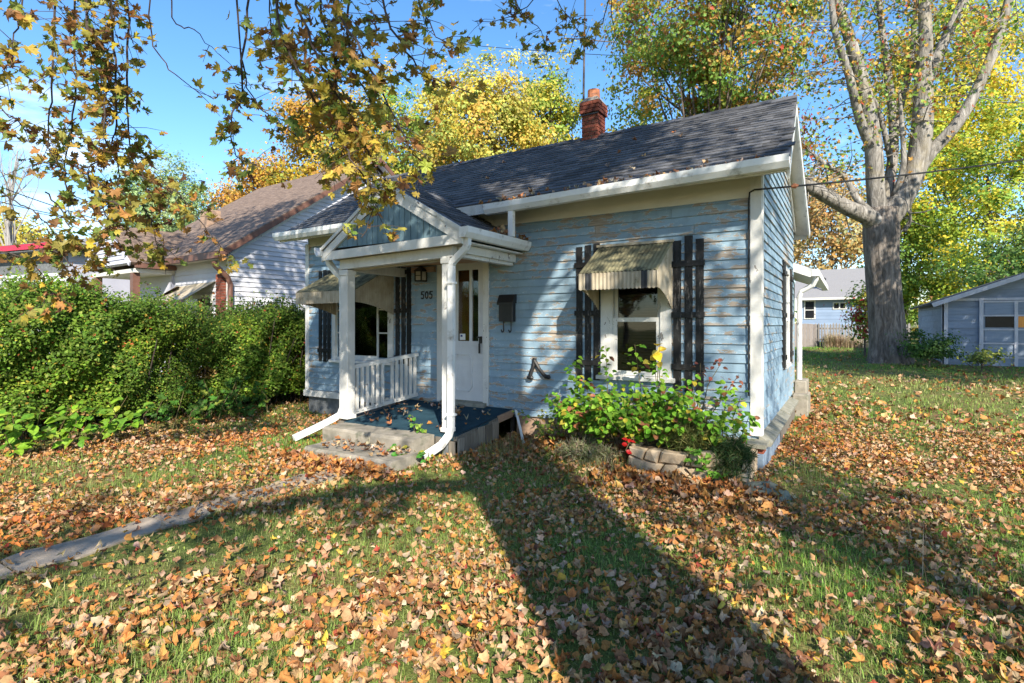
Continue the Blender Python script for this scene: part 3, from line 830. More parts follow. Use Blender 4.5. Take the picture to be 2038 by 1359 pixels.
# deck, carpet and skirt planks
deck = MB().prism([(-5.12, -1.31, .25), (-5.12, -.03, .395), (-5.12, -.03, .345), (-5.12, -1.31, .2)], (2.03, 0, 0)).build('porch_deck', M['plank'], house)
mb = MB()
nu, nv = 12, 9
pts = []
for j in range(nv):
    for i in range(nu):
        u, v = i / (nu - 1), j / (nv - 1)
        x = -4.98 + u * 1.87 + .012 * math.sin(9 * v + 4 * u)
        y = -1.325 + v * 1.295
        pts.append((x, y, .262 + .145 * v + .006 * math.sin(7 * u + 3) * math.sin(6 * v + 1)))
fs = [(j * nu + i, j * nu + i + 1, (j + 1) * nu + i + 1, (j + 1) * nu + i) for j in range(nv - 1) for i in range(nu - 1)]
mb.add(pts, fs)
mb.add([(p[0], p[1] - .006, p[2]) for p in pts[:nu]] + [(p[0], p[1] - .008, p[2] - .05) for p in pts[:nu]], [(i, i + nu, i + nu + 1, i + 1) for i in range(nu - 1)])
rt = [pts[j * nu + nu - 1] for j in range(nv)]
mb.add([(p[0] + .012, p[1], p[2]) for p in rt] + [(p[0] + .014, p[1], p[2] - .035) for p in rt], [(i, i + nv, i + nv + 1, i + 1) for i in range(nv - 1)])
mb.build('carpet', M['carpet'], deck)
py = -1.29
while py < -.42:
    w = random.uniform(.12, .17)
    zt = .25 + (py + 1.31) / 1.28 * .14
    MB().bbox(-3.105, -3.083 + random.uniform(0, .01), py + .004, py + w - .004, -.1, zt + random.uniform(-.03, 0), .004).build('skirt_plank', M['plank'], deck)
    py += w
MB().bar((-3.09, -.42, .325), (-3.09, -.05, .36), .02, .09).build('skirt_board', M['rawwood'], deck)
MB().box(-3.12, -3.08, -.07, -.02, -.1, .34).build('skirt_plank', M['black_wood'], deck)
for i, (a, b) in enumerate(((-3.395, -3.30), (-3.285, -3.20), (-3.195, -3.105))):
    MB().bbox(a, b, -1.335 - .01 * (i % 2), -1.312, -.1, .235 - .02 * i, .004).build('skirt_plank', M['plank'] if i != 1 else M['block'], deck)

# -- door
door = MB().box(-4.31, -3.60, -.005, .03, .44, .50).build('storm_door', M['door_paint'], house)
D0, D1, DZ0, DZ1 = -4.315, -3.605, .47, 2.49
dm = MB()
dm.box(D0, D0 + .085, -.02, .02, DZ0, DZ1); dm.box(D1 - .085, D1, -.02, .02, DZ0, DZ1)
dm.box(D0 + .085, D1 - .085, -.02, .02, DZ1 - .13, DZ1); dm.box(D0 + .085, D1 - .085, -.02, .02, 1.245, 1.33)
dm.build('door_frame', M['door_paint'], door)
MB().box(D0 + .085, D1 - .085, -.013, .015, .50, 1.245).build('lower_panel', M['door_paint'], door)
oc = [(-.155, -.20), (-.105, -.265), (.105, -.265), (.155, -.20), (.155, .20), (.105, .265), (-.105, .265), (-.155, .20)]
cxd, czd = (D0 + D1) / 2, .87
mb = MB()
for i in range(8):
    a, b = oc[i], oc[(i + 1) % 8]
    mb.bar((cxd + a[0], -.018, czd + a[1]), (cxd + b[0], -.018, czd + b[1]), .016, .018, up=(0, 1, 0))
mb.build('panel_moulding', M['door_paint'], door)
for a, b in ((D0 + .085, -4.105), (-4.06, -3.85), (-3.805, D1 - .085)):
    MB().box(a + .002, b - .002, -.004, .002, 1.33, DZ1 - .13).build('pane', M['glass'], door)
for a in (-4.105, -3.85):
    MB().box(a, a + .045, -.018, .018, 1.33, DZ1 - .13).build('mullion', M['door_paint'], door)
MB().box(D0 - .0, D1 + .0, .035, .06, .46, 2.5).build('inner_door', M['inner_door'], door)
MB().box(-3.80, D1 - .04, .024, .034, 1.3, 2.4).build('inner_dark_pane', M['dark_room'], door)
MB().box(-4.03, -3.93, -.007, -.0045, 1.345, 1.435).build('sticker', M['paper'], door)
MB().box(-4.015, -3.98, -.0095, -.0075, 1.39, 1.42).build('sticker_print', M['blueprint'], door)
h = MB().box(-3.66, -3.625, -.05, -.02, 1.30, 1.40)
h.box(-3.675, -3.625, -.085, -.05, 1.375, 1.40); h.box(-3.65, -3.632, -.075, -.05, 1.16, 1.30)
h.build('door_handle', M['black_metal'], door)
MB().box(-4.43, -4.325, -.045, .02, .42, 2.50).build('door_casing', M['white'], house)
MB().box(-3.595, -3.50, -.045, .02, .42, 2.50).build('door_casing', M['white'], house)
MB().box(-4.43, -3.50, -.048, .02, 2.50, 2.59).build('door_casing', M['white'], house)
MB().prism([(-4.33, -.01, .405), (-4.33, -.12, .40), (-4.33, -.10, .445), (-4.33, -.01, .47)], (.80, 0, 0)).build('threshold', M['sill'], house)

# -- right window (double hung)
wr = MB().box(-1.81, -1.655, -.045, 0.0, .92, 2.5).build('window', M['white'], house)
MB().box(-1.065, -.935, -.045, 0.0, .92, 2.5).build('casing', M['white'], wr)
MB().box(-1.655, -1.065, -.045, 0.0, 2.40, 2.5).build('casing', M['white'], wr)
MB().prism([(-1.86, .0, .90), (-1.86, -.085, .895), (-1.86, -.085, .935), (-1.86, 0, .955)], (.97, 0, 0)).build('window_sill', M['white'], wr)
def sash(parent, x0, x1, z0, z1, y, fw_, nm='sash'):
    s = MB().box(x0, x0 + fw_, y, y + .03, z0, z1).box(x1 - fw_, x1, y, y + .03, z0, z1).box(x0 + fw_, x1 - fw_, y, y + .03, z0, z0 + fw_).box(x0 + fw_, x1 - fw_, y, y + .03, z1 - fw_, z1).build(nm, M['white'], parent)
    MB().box(x0 + fw_ - .005, x1 - fw_ + .005, y + .012, y + .016, z0 + fw_ - .005, z1 - fw_ + .005).build('pane', M['glass'], parent)
    return s
sash(wr, -1.653, -1.067, 1.60, 2.40, .012, .045)
sash(wr, -1.653, -1.067, .957, 1.655, -.026, .05)
mb = MB()
for i in range(42):
    z = .99 + i * .0345
    mb.add([(-1.64, .085, z), (-1.08, .085, z), (-1.08, .105, z + .026), (-1.64, .105, z + .026)], [(0, 1, 2, 3)])
mb.build('blind', M['blind'], wr)
# -- left picture window with side lights
wlw = MB().box(-6.74, -6.66, -.045, 0.0, .95, 2.44).build('window', M['white'], house)
MB().box(-5.44, -5.32, -.045, 0.0, .95, 2.44).build('casing', M['white'], wlw)
MB().box(-6.66, -5.44, -.045, 0.0, 2.36, 2.44).build('casing', M['white'], wlw)
MB().prism([(-6.78, 0, .93), (-6.78, -.09, .925), (-6.78, -.09, .965), (-6.78, 0, .985)], (1.50, 0, 0)).build('window_sill', M['white'], wlw)
sash(wlw, -6.30, -5.68, 1.02, 2.36, -.01, .035)
MB().box(-6.66, -5.44, -.03, .02, .985, 1.02).build('bottom_rail', M['white'], wlw)
for x0, x1 in ((-6.66, -6.30), (-5.68, -5.44)):
    MB().box(x0 + .002, x1 - .002, .004, .008, 1.02, 2.36).build('pane', M['glass'], wlw)
    for z in (1.42, 1.80, 2.1):
        MB().box(x0 + .002, x1 - .002, -.012, .02, z, z + .022).build('glazing_bar', M['white'], wlw)
for s, x0 in ((1, -6.34), (-1, -5.62)):
    mb = MB(); n = 14; pts = []
    for j in range(9):
        v = j / 8; z = 2.36 - v * 1.0
        wdt = .40 * (1 - v) ** 1.2 + .09
        for i in range(n):
            pts.append((x0 + s * wdt * i / (n - 1) - s * .03, .06 + .015 * math.sin(i * 2.1 + v), z))
    mb.add(pts, [(j * n + i, j * n + i + 1, (j + 1) * n + i + 1, (j + 1) * n + i) for j in range(8) for i in range(n - 1)])
    mb.build('curtain', M['curtain'], wlw)

# -- shutters of black slats
def shutter(x0, x1, z0, z1, ns, bars, o=(0, 0, 0), u=(1, 0, 0), nrm=(0, -1, 0)):
    o, u, nrm = Vector(o), Vector(u), Vector(nrm)
    def bx(a, b, d0, d1, za, zb):
        ps = [o + u * p + nrm * d + Vector((0, 0, z)) for z in (za, zb) for p, d in ((a, d0), (b, d0), (b, d1), (a, d1))]
        return MB().add(ps, [(0, 3, 2, 1), (4, 5, 6, 7), (0, 1, 5, 4), (1, 2, 6, 5), (2, 3, 7, 6), (3, 0, 4, 7)])
    rootsh = None
    w = (x1 - x0) / (ns * 1.45 - .45)
    for i in range(ns):
        a = x0 + i * w * 1.45 + random.uniform(-.006, .006)
        b = bx(a, a + w, .024, .042, z0 + random.uniform(-.03, .02), z1 + random.uniform(-.02, .03))
        if rootsh is None: rootsh = b.build('shutter', M['black_wood'], house)
        else: b.build('slat', M['black_wood'], rootsh)
    for z in bars:
        t = random.uniform(-.012, .012)
        bx(x0 - .015, x1 + .012, .043, .060, z - .035 + t, z + .03 + t).build('batten', M['black_wood'], rootsh)
    return rootsh
shutter(-2.15, -1.83, .86, 2.56, 3, (1.10, 1.72, 2.32))
shutter(-.915, -.57, .80, 2.56, 3, (1.09, 1.69, 2.27))
shutter(-7.09, -6.79, .93, 2.50, 3, (1.12, 1.9, 2.3))
shutter(-5.27, -4.96, .95, 2.52, 3, (1.05, 1.78, 2.38))
shutter(2.12, 2.46, .95, 2.45, 3, (1.1, 1.7, 2.3), u=(0, 1, 0), nrm=(1, 0, 0))
shutter(3.24, 3.56, .95, 2.45, 3, (1.1, 1.7, 2.3), u=(0, 1, 0), nrm=(1, 0, 0))
ws = MB().box(-.02, .03, 2.48, 2.56, .98, 2.42).box(-.02, .03, 3.14, 3.22, .98, 2.42).box(-.02, .03, 2.56, 3.14, 2.34, 2.42).box(-.02, .05, 2.46, 3.24, .92, .98).box(-.01, .02, 2.56, 3.14, 1.62, 1.68).build('window', M['white'], house)
MB().box(-.002, .004, 2.55, 3.15, .97, 2.35).build('pane', M['glass'], ws)

# -- corrugated awnings
def awning(x0, x1, ztop, proj, zfr, zval, zside, stripes):
    root = None
    ny = 10
    pitch = .046
    nx = int((x1 - x0) / pitch * 4)
    def corr(i): return .007 * math.sin(i * math.pi / 2)
    pts, fs = [], []
    xs = [x0 + (x1 - x0) * i / nx for i in range(nx + 1)]
    for j in range(3):
        t = j / 2
        for i, x in enumerate(xs):
            pts.append((x, -.03 - proj * t, ztop + (zfr - ztop) * t + corr(i)))
    for j in range(2):
        for i in range(nx):
            fs.append((j * (nx + 1) + i, (j + 1) * (nx + 1) + i, (j + 1) * (nx + 1) + i + 1, j * (nx + 1) + i + 1))
    root = MB().add(pts, fs).build('awning', M['awning_top'], house, smooth=True)
    # front valance panels, two of them dark
    segs = [x0] + sorted([s for st in stripes for s in st]) + [x1]
    for k in range(len(segs) - 1):
        a, b = segs[k], segs[k + 1]
        n = max(4, int((b - a) / pitch * 4)); ps = []
        for z, off in ((zfr - .004, 0), (zval + .02, 0), (zval, 1)):
            for i in range(n + 1):
                ps.append((a + (b - a) * i / n, -.032 - proj - corr(i), z - (off * .012 * math.sin(i * math.pi / 4) ** 2)))
        MB().add(ps, [(j * (n + 1) + i, (j + 1) * (n + 1) + i, (j + 1) * (n + 1) + i + 1, j * (n + 1) + i + 1) for j in range(2) for i in range(n)]).build('valance', M['awning_dark'] if (a, b) in stripes else M['awning'], root, smooth=True)
    for xs_ in (x0, x1):
        n = int(proj / pitch * 4); ps = []
        for r in (0, 1):
            for i in range(n + 1):
                t = i / n
                zt = ztop + (zfr - ztop) * t - .006
                zb = zval + (zside - zval) * (1 - t) ** 1.7
                ps.append((xs_ + corr(i) * .8, -.03 - proj * t, zt if r == 0 else zb))
        MB().add(ps, [(i, n + 1 + i, n + 2 + i, i + 1) for i in range(n)]).build('side_panel', M['awning'], root, smooth=True)
    MB().bar((x0 - .02, -.035, ztop + .01), (x1 + .02, -.035, ztop + .01), .05, .03).build('top_rail', M['awning'], root)
    return root
awning(-1.84, -.925, 2.535, .60, 2.16, 1.975, 1.74, [(-1.76, -1.68), (-1.10, -1.03)])
awning(-6.66, -5.32, 2.50, .80, 2.08, 1.90, 1.72, [(-5.42, -5.36)])

# house number
num = bpy.data.objects.new('house_number', None); link(num, house)
DIG = {'5': [[(.9, 1), (.25, 1), (.15, .58), (.5, .64), (.85, .5), (.88, .25), (.65, .03), (.3, 0), (.08, .14)]],
       '0': [[(.5, 1), (.85, .8), (.92, .5), (.85, .2), (.5, 0), (.15, .2), (.08, .5), (.15, .8), (.5, 1)]]}
for i, ch in enumerate('505'):
    mb = MB()
    for st in DIG[ch]:
        ps = [Vector((-4.755 + i * .082 + .062 * p, -.028, 1.965 + .105 * q_)) for p, q_ in st]
        for a, b in zip(ps[:-1], ps[1:]):
            mb.bar(a - (b - a) * .08, b + (b - a) * .08, .017, .012, up=(0, 1, 0))
    mb.build('digit', M['black_metal'], num)
# rear wing with lean eave, gutter and downspout behind the side wall
wing = MB().box(-5, -.30, 4.05, 8.5, .2, 2.6).build('rear_wing', M['siding'], house)
quad_slab('wing_roof', Vector((.30, 4.02, 2.52)), Vector((.30, 8.7, 2.52)), Vector((-2.4, 8.7, 3.6)), Vector((-2.4, 4.02, 3.6)), .06, M['shingle'], wing)
quad_slab('wing_soffit', Vector((.28, 4.04, 2.44)), Vector((.28, 8.7, 2.44)), Vector((-.30, 8.7, 2.66)), Vector((-.30, 4.04, 2.66)), .015, M['white'], wing)
MB().bar((.30, 4.02, 2.43), (-2.4, 4.02, 3.51), .025, .14).build('bargeboard', M['white'], wing)
MB().box(.29, .40, 4.0, 8.7, 2.38, 2.49).build('gutter', M['white_metal'], wing)
MB().tube([(.35, 4.15, 2.40), (.345, 4.16, 2.33), (.30, 4.2, 2.24), (.12, 4.25, 2.14), (.09, 4.26, 2.05), (.09, 4.27, .62)], .042, 8).build('downspout', M['white_metal'], wing)

# ------------------------------------------------------------------ things on and by the house
t = thing('mailbox', 'black metal wall mailbox with lidded top and newspaper hooks right of the door', 'mailbox', (-3.17, -.03, 1.6))
mb = MB().bbox(-3.285, -3.06, -.115, -.024, 1.61, 1.86, .008); mb.build('box_body', M['black_metal'], t)
MB().prism([(-3.30, -.024, 1.985), (-3.30, -.075, 1.98), (-3.30, -.135, 1.87), (-3.30, -.135, 1.84), (-3.30, -.024, 1.865)], (.255, 0, 0)).build('lid', M['black_metal'], t)
for x in (-3.235, -3.115):
    MB().tube([(x, -.06, 1.61), (x, -.06, 1.49), (x, -.075, 1.468), (x, -.10, 1.465), (x, -.12, 1.50)], .008, 6).build('newspaper_hook', M['black_metal'], t)

t = thing('wall_lantern', 'small dark lantern on the porch wall above the house number', 'lantern', (-4.67, -.03, 2.2))
MB().box(-4.70, -4.64, -.045, -.024, 2.24, 2.40).build('back_plate', M['black_metal'], t)
MB().add([(-4.76, -.05, 2.37), (-4.58, -.05, 2.37), (-4.58, -.21, 2.37), (-4.76, -.21, 2.37), (-4.67, -.13, 2.46)], [(0, 1, 2, 3), (0, 4, 1), (1, 4, 2), (2, 4, 3), (3, 4, 0)]).build('hood', M['black_metal'], t)
g = MB().box(-4.725, -4.615, -.185, -.075, 2.24, 2.365).build('lamp_glass', M['lamp_glass'], t)
mb = MB()
for x in (-4.73, -4.61):
    for y in (-.19, -.07): mb.box(x - .008, x + .008, y - .008, y + .008, 2.225, 2.37)
mb.box(-4.735, -4.605, -.195, -.065, 2.215, 2.235).box(-4.735, -4.605, -.195, -.188, 2.30, 2.31).build('cage', M['black_metal'], t)

t = thing('forked_bracket', 'black forked iron pipe bracket low on the blue wall', 'bracket', (-2.72, -.03, .85))
MB().tube([(-2.76, -.03, 1.12), (-2.77, -.045, 1.02), (-2.80, -.06, .93), (-2.81, -.07, .86)], [.03, .026, .028, .022], 7).build('left_arm', M['black_metal'], t)
MB().tube([(-2.765, -.035, 1.09), (-2.68, -.05, .98), (-2.60, -.06, .90), (-2.56, -.06, .885)], [.028, .024, .026, .022], 7).build('right_arm', M['black_metal'], t)
for p in ((-2.81, -.07, .86), (-2.56, -.06, .88)):
    MB().tube([(p[0] - .045, p[1], p[2]), (p[0] - .02, p[1], p[2] + .004), (p[0] + .03, p[1], p[2]), (p[0] + .05, p[1], p[2] - .005)], [.012, .03, .03, .012], 7).build('valve_body', M['black_metal'], t)

t = thing('concrete_steps', 'two worn concrete steps in front of the porch', 'steps', (-4.1, -1.75, 0))
def rough_block(name, x0, x1, y0, y1, z0, z1, mt, parent, amp=.012, nseg=9):
    rs = random.Random(int(x0 * 100))
    xs = np.linspace(x0, x1, nseg)
    prof = [(y1, z0), (y0, z0), (y0 - .004, z1 - .03), (y0 + .02, z1), (y1, z1)]
    vs, fs = [], []
    for i, x in enumerate(xs):
        for (y, z) in prof:
            vs.append((x, y + rs.uniform(-amp, amp) * (y < y1 - .01), z + rs.uniform(-amp, amp) * .4 * (z > z0)))
    n = len(prof)
    for i in range(nseg - 1):
        for k in range(n):
            fs.append((i * n + k, i * n + (k + 1) % n, (i + 1) * n + (k + 1) % n, (i + 1) * n + k))
    fs += [tuple(range(n)), tuple((nseg - 1) * n + k for k in range(n - 1, -1, -1))]
    return MB().add(vs, fs).build(name, mt, parent)
rough_block('upper_step', -4.95, -3.41, -1.70, -1.33, -.15, .255, M['concrete'], t)
rough_block('lower_step', -4.68, -3.28, -2.20, -1.715, -.15, .125, M['concrete'], t)

t = tag(MB().bar((-3.0, -.12, .42), (-2.62, -.55, .06), .03, .012).build('metal_strip', M['white_metal']), 'loose white metal strip leaning beside the porch deck', 'metal strip')

# planter of flat stones under the right window
t = thing('stone_planter', 'low planter wall of tan flagstones under the right front window', 'planter', (-.55, -.85, 0))
MB().box(-1.12, -.02, -.84, -.30, -.1, .27).build('soil', M['soil'], t)
rs = random.Random(5)
def course(x, base, k): return base + .022 * math.sin(x * 5.3 + k) + .012 * math.sin(x * 13 + 2 * k)
levels = (-.10, .06, .175, .30)
for r_ in range(3):
    x = -1.15; sl0 = 0.0
    while x < -.0:
        w = rs.uniform(.13, .36); e = min(x + w, .02); sl1 = rs.uniform(-.035, .035) if e < .02 else 0.0
        if e - x > .05:
            g_ = .007
            q0 = [(x + g_ - sl0, course(x, levels[r_], r_) + g_), (e - g_ - sl1, course(e, levels[r_], r_) + g_),
                  (e - g_ + sl1, course(e, levels[r_ + 1], r_ + 1) - g_), ((x + e) / 2, course((x + e) / 2, levels[r_ + 1], r_ + 1) - g_ + rs.uniform(-.004, .012)), (x + g_ + sl0, course(x, levels[r_ + 1], r_ + 1) - g_)]
            yf = [-.90 + rs.uniform(-.03, .012) for _ in q0]
            cx_ = sum(p[0] for p in q0) / 5; cz_ = sum(p[1] for p in q0) / 5
            vs = [(px_, -.80, pz_) for px_, pz_ in q0] + [(px_, y_ + .012, pz_) for (px_, pz_), y_ in zip(q0, yf)] + [(cx_ + (px_ - cx_) * .82, y_ - .008, cz_ + (pz_ - cz_) * .8) for (px_, pz_), y_ in zip(q0, yf)]
            fs = [(0, 1, 2, 3, 4), (14, 13, 12, 11, 10)] + [(i, 5 + i, 5 + (i + 1) % 5, (i + 1) % 5) for i in range(5)] + [(5 + i, 10 + i, 10 + (i + 1) % 5, 5 + (i + 1) % 5) for i in range(5)]
            MB().add(vs, fs).build('stone', M['stone'], t)
        x = e if e > x + .05 else x + w
        sl0 = sl1
for z0, z1, y0, y1 in ((-.1, .12, -.79, -.52), (.125, .30, -.79, -.45), (-.1, .14, -.515, -.31), (.145, .29, -.445, -.31)):
    MB().bbox(-.06, .025, y0, y1, z0, z1, .012).build('stone', M['stone'], t)
for z0, z1 in ((-.1, .14), (.145, .3)):
    MB().bbox(-1.16, -1.08, -.79, -.32, z0, z1, .012).build('stone', M['stone'], t)

def boulder(name, label, c, r, seed):
    rg = np.random.default_rng(seed)
    nu, nv = 20, 11
    ph = rg.uniform(0, 6, 6)
    vs, fs = [], []
    for j in range(nv):
        th = math.pi * j / (nv - 1)
        for i in range(nu):
            a = 2 * math.pi * i / nu
            k = 1 + .12 * math.sin(2 * a + ph[0]) * math.sin(th * 2 + ph[1]) + .08 * math.sin(3 * a + ph[2] + 2 * th) + .05 * math.sin(5 * a + ph[3]) * math.sin(4 * th + ph[4])
            vs.append((c[0] + r[0] * k * math.sin(th) * math.cos(a), c[1] + r[1] * k * math.sin(th) * math.sin(a), c[2] + r[2] * k * math.cos(th)))
    for j in range(nv - 1):
        for i in range(nu):
            fs.append((j * nu + i, (j + 1) * nu + i, (j + 1) * nu + (i + 1) % nu, j * nu + (i + 1) % nu))
    o = MB().add(vs, fs).build(name, M['rock'], smooth=True)
    return tag(o, label, 'rock')
boulder('boulder', 'mossy grey boulder half sunk beside the stone planter', (.16, -1.02, .0), (.24, .17, .13), 3)
boulder('flat_stone', 'small flat grey stone in the leaves before the planter', (-.95, -1.12, .02), (.16, .1, .05), 8)

# antenna mast behind the chimney
t = thing('antenna_mast', 'thin rusty television antenna mast rising beside the brick chimney', 'antenna', (-3.0, 2.08, 4.5))
MB().tube([(-3.0, 2.08, 4.4), (-2.99, 2.07, 5.6), (-2.95, 2.06, 7.6)], [.02, .018, .012], 6).build('pole', M['rust_metal'], t)
MB().bar((-3.0, 2.05, 5.0), (-2.93, 1.95, 5.0), .02, .02).build('bracket', M['rust_metal'], t)
bo = MB().bar((-3.25, 1.85, 6.38), (-2.55, 2.35, 6.34), .014, .014).build('boom', M['rust_metal'], t)
for i in range(6):
    f = i / 5
    p = Vector((-3.25, 1.85, 6.38)).lerp(Vector((-2.55, 2.35, 6.34)), f); d = Vector((-.58, .81, 0)) * (.55 - .06 * i)
    MB().bar(p - d, p + d, .008, .008).build('element', M['rust_metal'], t)
mb = MB()
for q_ in (-.16, .16, 0.05):
    mb.bar((-2.80, 2.0, 6.12), (-2.80 + q_, 2.02 + q_ * .4, 6.36), .012, .012)
mb.build('feed_bracket', M['rust_metal'], t)

def sag(a, b, s, n=18):
    a, b = Vector(a), Vector(b)
    return [a.lerp(b, i / n) - Vector((0, 0, s * 4 * (i / n) * (1 - i / n))) for i in range(n + 1)]
far_end = at(2500, 235, 7.6)
mid = Vector((.06, .02, 3.02))
t = thing('service_cable', 'black service cable strung from the house corner to the right', 'cable', (0, 0, 3.0))
MB().tube([(-.10, -.05, .8), (-.10, -.045, 2.9), (-.09, -.045, 3.0), (-.04, -.06, 3.02), (.05, -.04, 3.02)] , .009, 6).build('wall_run', M['cable'], t)
MB().tube(sag((.05, -.04, 3.02), far_end, .10), .010, 6).build('span', M['cable'], t)
MB().tube([(.30, .1, 3.04), (.33, .12, 3.05), (.36, .15, 3.06)], [.012, .03, .012], 6).build('insulator', M['clay'], t)
for k, (a, b, lb) in enumerate((((-60, 348, 12), (300, 462, 17), 'upper thin utility wire running down to the neighbouring roof'), ((-60, 385, 13), (260, 448, 19), 'lower thin utility wire crossing the sky above the hedge'))):
    tag(MB().tube(sag(at(*a), at(*b), .12), .012, 5).build('utility_wire', M['cable']), lb, 'wire')
tag(MB().tube(sag(at(700, 62, 26), at(1500, 118, 24), .3), .014, 5).build('utility_wire', M['cable']), 'thin utility wire high behind the chimney', 'wire')

# ------------------------------------------------------------------ neighbour with brown roof
NX = Matrix.Translation((-11.5, .98, 0)) @ Matrix.Rotation(R(-3), 4, 'Z')
nb = thing('neighbour_house', 'white sided house with brown shingle roof behind the hedge', 'house', (-14, 4, 0))
def Nb(): return MB(NX)
DEP, WID = 8.8, 4.6
NE, NR = 3.38, 6.42
w = Nb().prism([(-.01, .06, .1), (-.01, DEP, .1), (-.01, DEP, NE), (-.01, DEP / 2, NR - .1), (-.01, .06, NE)], (-.15, 0, 0)).build('side_wall', M['white_siding'], nb)
def ngab(z):
    if z < NE: return (0.0, DEP)
    f = min(1, (z - NE) / (NR - .06 - NE)); return (DEP / 2 * f, DEP - DEP / 2 * f)
siding(w, M['white_siding'], (0, 0, 0), (0, 1, 0), (1, 0, 0), DEP, .4, 6.0, .115, [(4.2, 5.1, 1.0, 2.55)], top=ngab, joint=0, xf=NX, proud=.05)
wf = Nb().box(-WID, -.17, 0.02, .15, .1, NE).build('front_wall', M['white_siding'], nb)
siding(wf, M['white_siding'], (-2.6, .02, 0), (1, 0, 0), (0, -1, 0), 2.6, .4, NE - .1, .115, [(.5, 1.9, 1.0, 2.3)], joint=0, xf=NX, proud=.05)
wn_ = Nb().box(.0, .05, 4.2, 5.1, 1.0, 2.55).build('window', M['brown_trim'], nb)
Nb().box(.045, .055, 4.28, 5.02, 1.08, 2.47).build('pane', M['glass'], wn_)
Nb().box(.046, .054, 4.28, 5.02, 1.76, 1.8).build('glazing_bar', M['white'], wn_)
wn2 = Nb().box(-2.1, -.7, -.03, .04, 1.0, 2.3).build('window', M['white'], nb)
Nb().box(-2.0, -.8, -.04, -.03, 1.08, 2.2).build('pane', M['glass'], wn2)
# main roof
def Nslab(name, a, b, c, d, th, mt, parent):
    P = [NX @ Vector(p) for p in (a, b, c, d)]
    return quad_slab(name, *P, th, mt, parent)
sl = (NR - NE) / (DEP / 2)
nroof = Nslab('roof', (.28, -.35, NE - .35 * sl + .1), (-WID - 1.6, -.35, NE - .35 * sl + .1), (-WID - 1.6, DEP / 2, NR + .1), (.28, DEP / 2, NR + .1), .08, M['brown_shingle'], nb)
Nslab('rear_slope', (-WID - 1.6, DEP + .35, NE - .35 * sl + .1), (.28, DEP + .35, NE - .35 * sl + .1), (.28, DEP / 2 + .003, NR + .1), (-WID - 1.6, DEP / 2 + .003, NR + .1), .08, M['brown_shingle'], nroof)
for ya, za, yb, zb in ((-.35, NE - .35 * sl, DEP / 2, NR), (DEP / 2, NR, DEP + .35, NE - .35 * sl)):
    Nb().bar((.285, ya, za), (.285, yb, zb), .03, .12).build('bargeboard', M['brown_trim'], nb)
    Nb().bar((.16, ya, za - .04), (.16, yb, zb - .02), .24, .02).build('rake_soffit', M['white_siding'], nb)
    Nb().bar((.04, ya + .3, za + .02), (.04, yb, zb - .14), .03, .05).build('rake_trim', M['white'], nb)
Nb().box(-2.6, .27, -.47, -.36, NE - .35 * sl - .08, NE - .35 * sl + .06).build('gutter', M['brown_trim'], nb)
Nb().box(-2.6, .2, -.34, .02, NE - .28, NE - .26).build('soffit', M['cream'], nb)
Nb().tube([(.10, -.40, 3.0), (.10, -.36, 2.9), (.10, -.08, 2.65), (.10, -.02, 2.5), (.10, -.02, .3)], .06, 8).build('downspout', M['brown_trim'], nb)
# brick pier at the corner
pr = Nb().box(-.30, -.06, -.14, .015, .1, 2.75).build('brick_pier', M['mortar'], nb)
z = .9; r_ = 0
while z < 2.7:
    xs = [-.31, -.20, -.05] if r_ % 2 else [-.31, -.12, -.05]
    for a, b in zip(xs[:-1], xs[1:]): Nb().bbox(a + .004, b - .004, -.155, -.05, z, z + .055, .004).build('brick', M['brick'], pr)
    Nb().bbox(-.10, -.046, -.045, .012, z, z + .055, .004).build('brick', M['brick'], pr)
    z += .066; r_ += 1
Nb().box(-.03, .03, -.05, .04, .3, NE - .25).build('corner_board', M['white'], nb)
# projecting front wing with lower roof, porch column and awning
WX0, WX1, WY = -5.5, -2.65, -.95
WEZ, WRZ = 3.10, 4.18
wm = (WX0 + WX1) / 2
Nslab('wing_slope', (WX1 + .05, WY - .1, WEZ), (WX1 + .05, 2.2, WEZ), (wm, 2.2, WRZ), (wm, WY - .1, WRZ), .08, M['brown_shingle'], nroof)
Nslab('wing_slope', (WX0 - .05, 2.2, WEZ), (WX0 - .05, WY - .1, WEZ), (wm, WY - .1, WRZ), (wm, 2.2, WRZ), .08, M['brown_shingle'], nroof)
wg = Nb().prism([(WX0 + .1, WY, WEZ - .02), (WX1 - .1, WY, WEZ - .02), (wm, WY, WRZ - .12)], (0, .1, 0)).build('wing_gable', M['grey_siding'], nb)
def wgab(z):
    f = min(1, (z - WEZ) / (WRZ - .1 - WEZ)); return (.1 + (WX1 - WX0) / 2 * f, (WX1 - WX0) - .1 - (WX1 - WX0) / 2 * f)
siding(wg, M['grey_siding'], (WX0, WY, 0), (1, 0, 0), (0, -1, 0), 2.85, WEZ, WRZ - .1, .115, top=wgab, joint=0, xf=NX, proud=.05)
for sx, ex in ((WX1 + .05, wm), (WX0 - .05, wm)):
    Nb().bar((sx, WY - .11, WEZ - .05), (ex, WY - .11, WRZ - .05), .03, .11).build('bargeboard', M['grey_siding'], nb)
Nb().box(WX1 + .03, WX1 + .12, WY, .1, WEZ - .13, WEZ - .02).build('gutter', M['brown_trim'], nb)
Nb().box(WX0 + .1, WX1 - .02, WY + .02, .0, WEZ - .24, WEZ - .14).build('porch_beam', M['cream'], nb)
Nb().box(WX0 + .2, WX1 - .1, -.05, .03, .2, WEZ - .2).build('porch_back_wall', M['grey_siding'], nb)
for cx_ in (WX1 - .28, WX0 + .2):
    Nb().box(cx_, cx_ + .16, WY + .02, WY + .18, .2, WEZ - .24).build('porch_column', M['brown_trim'], nb)
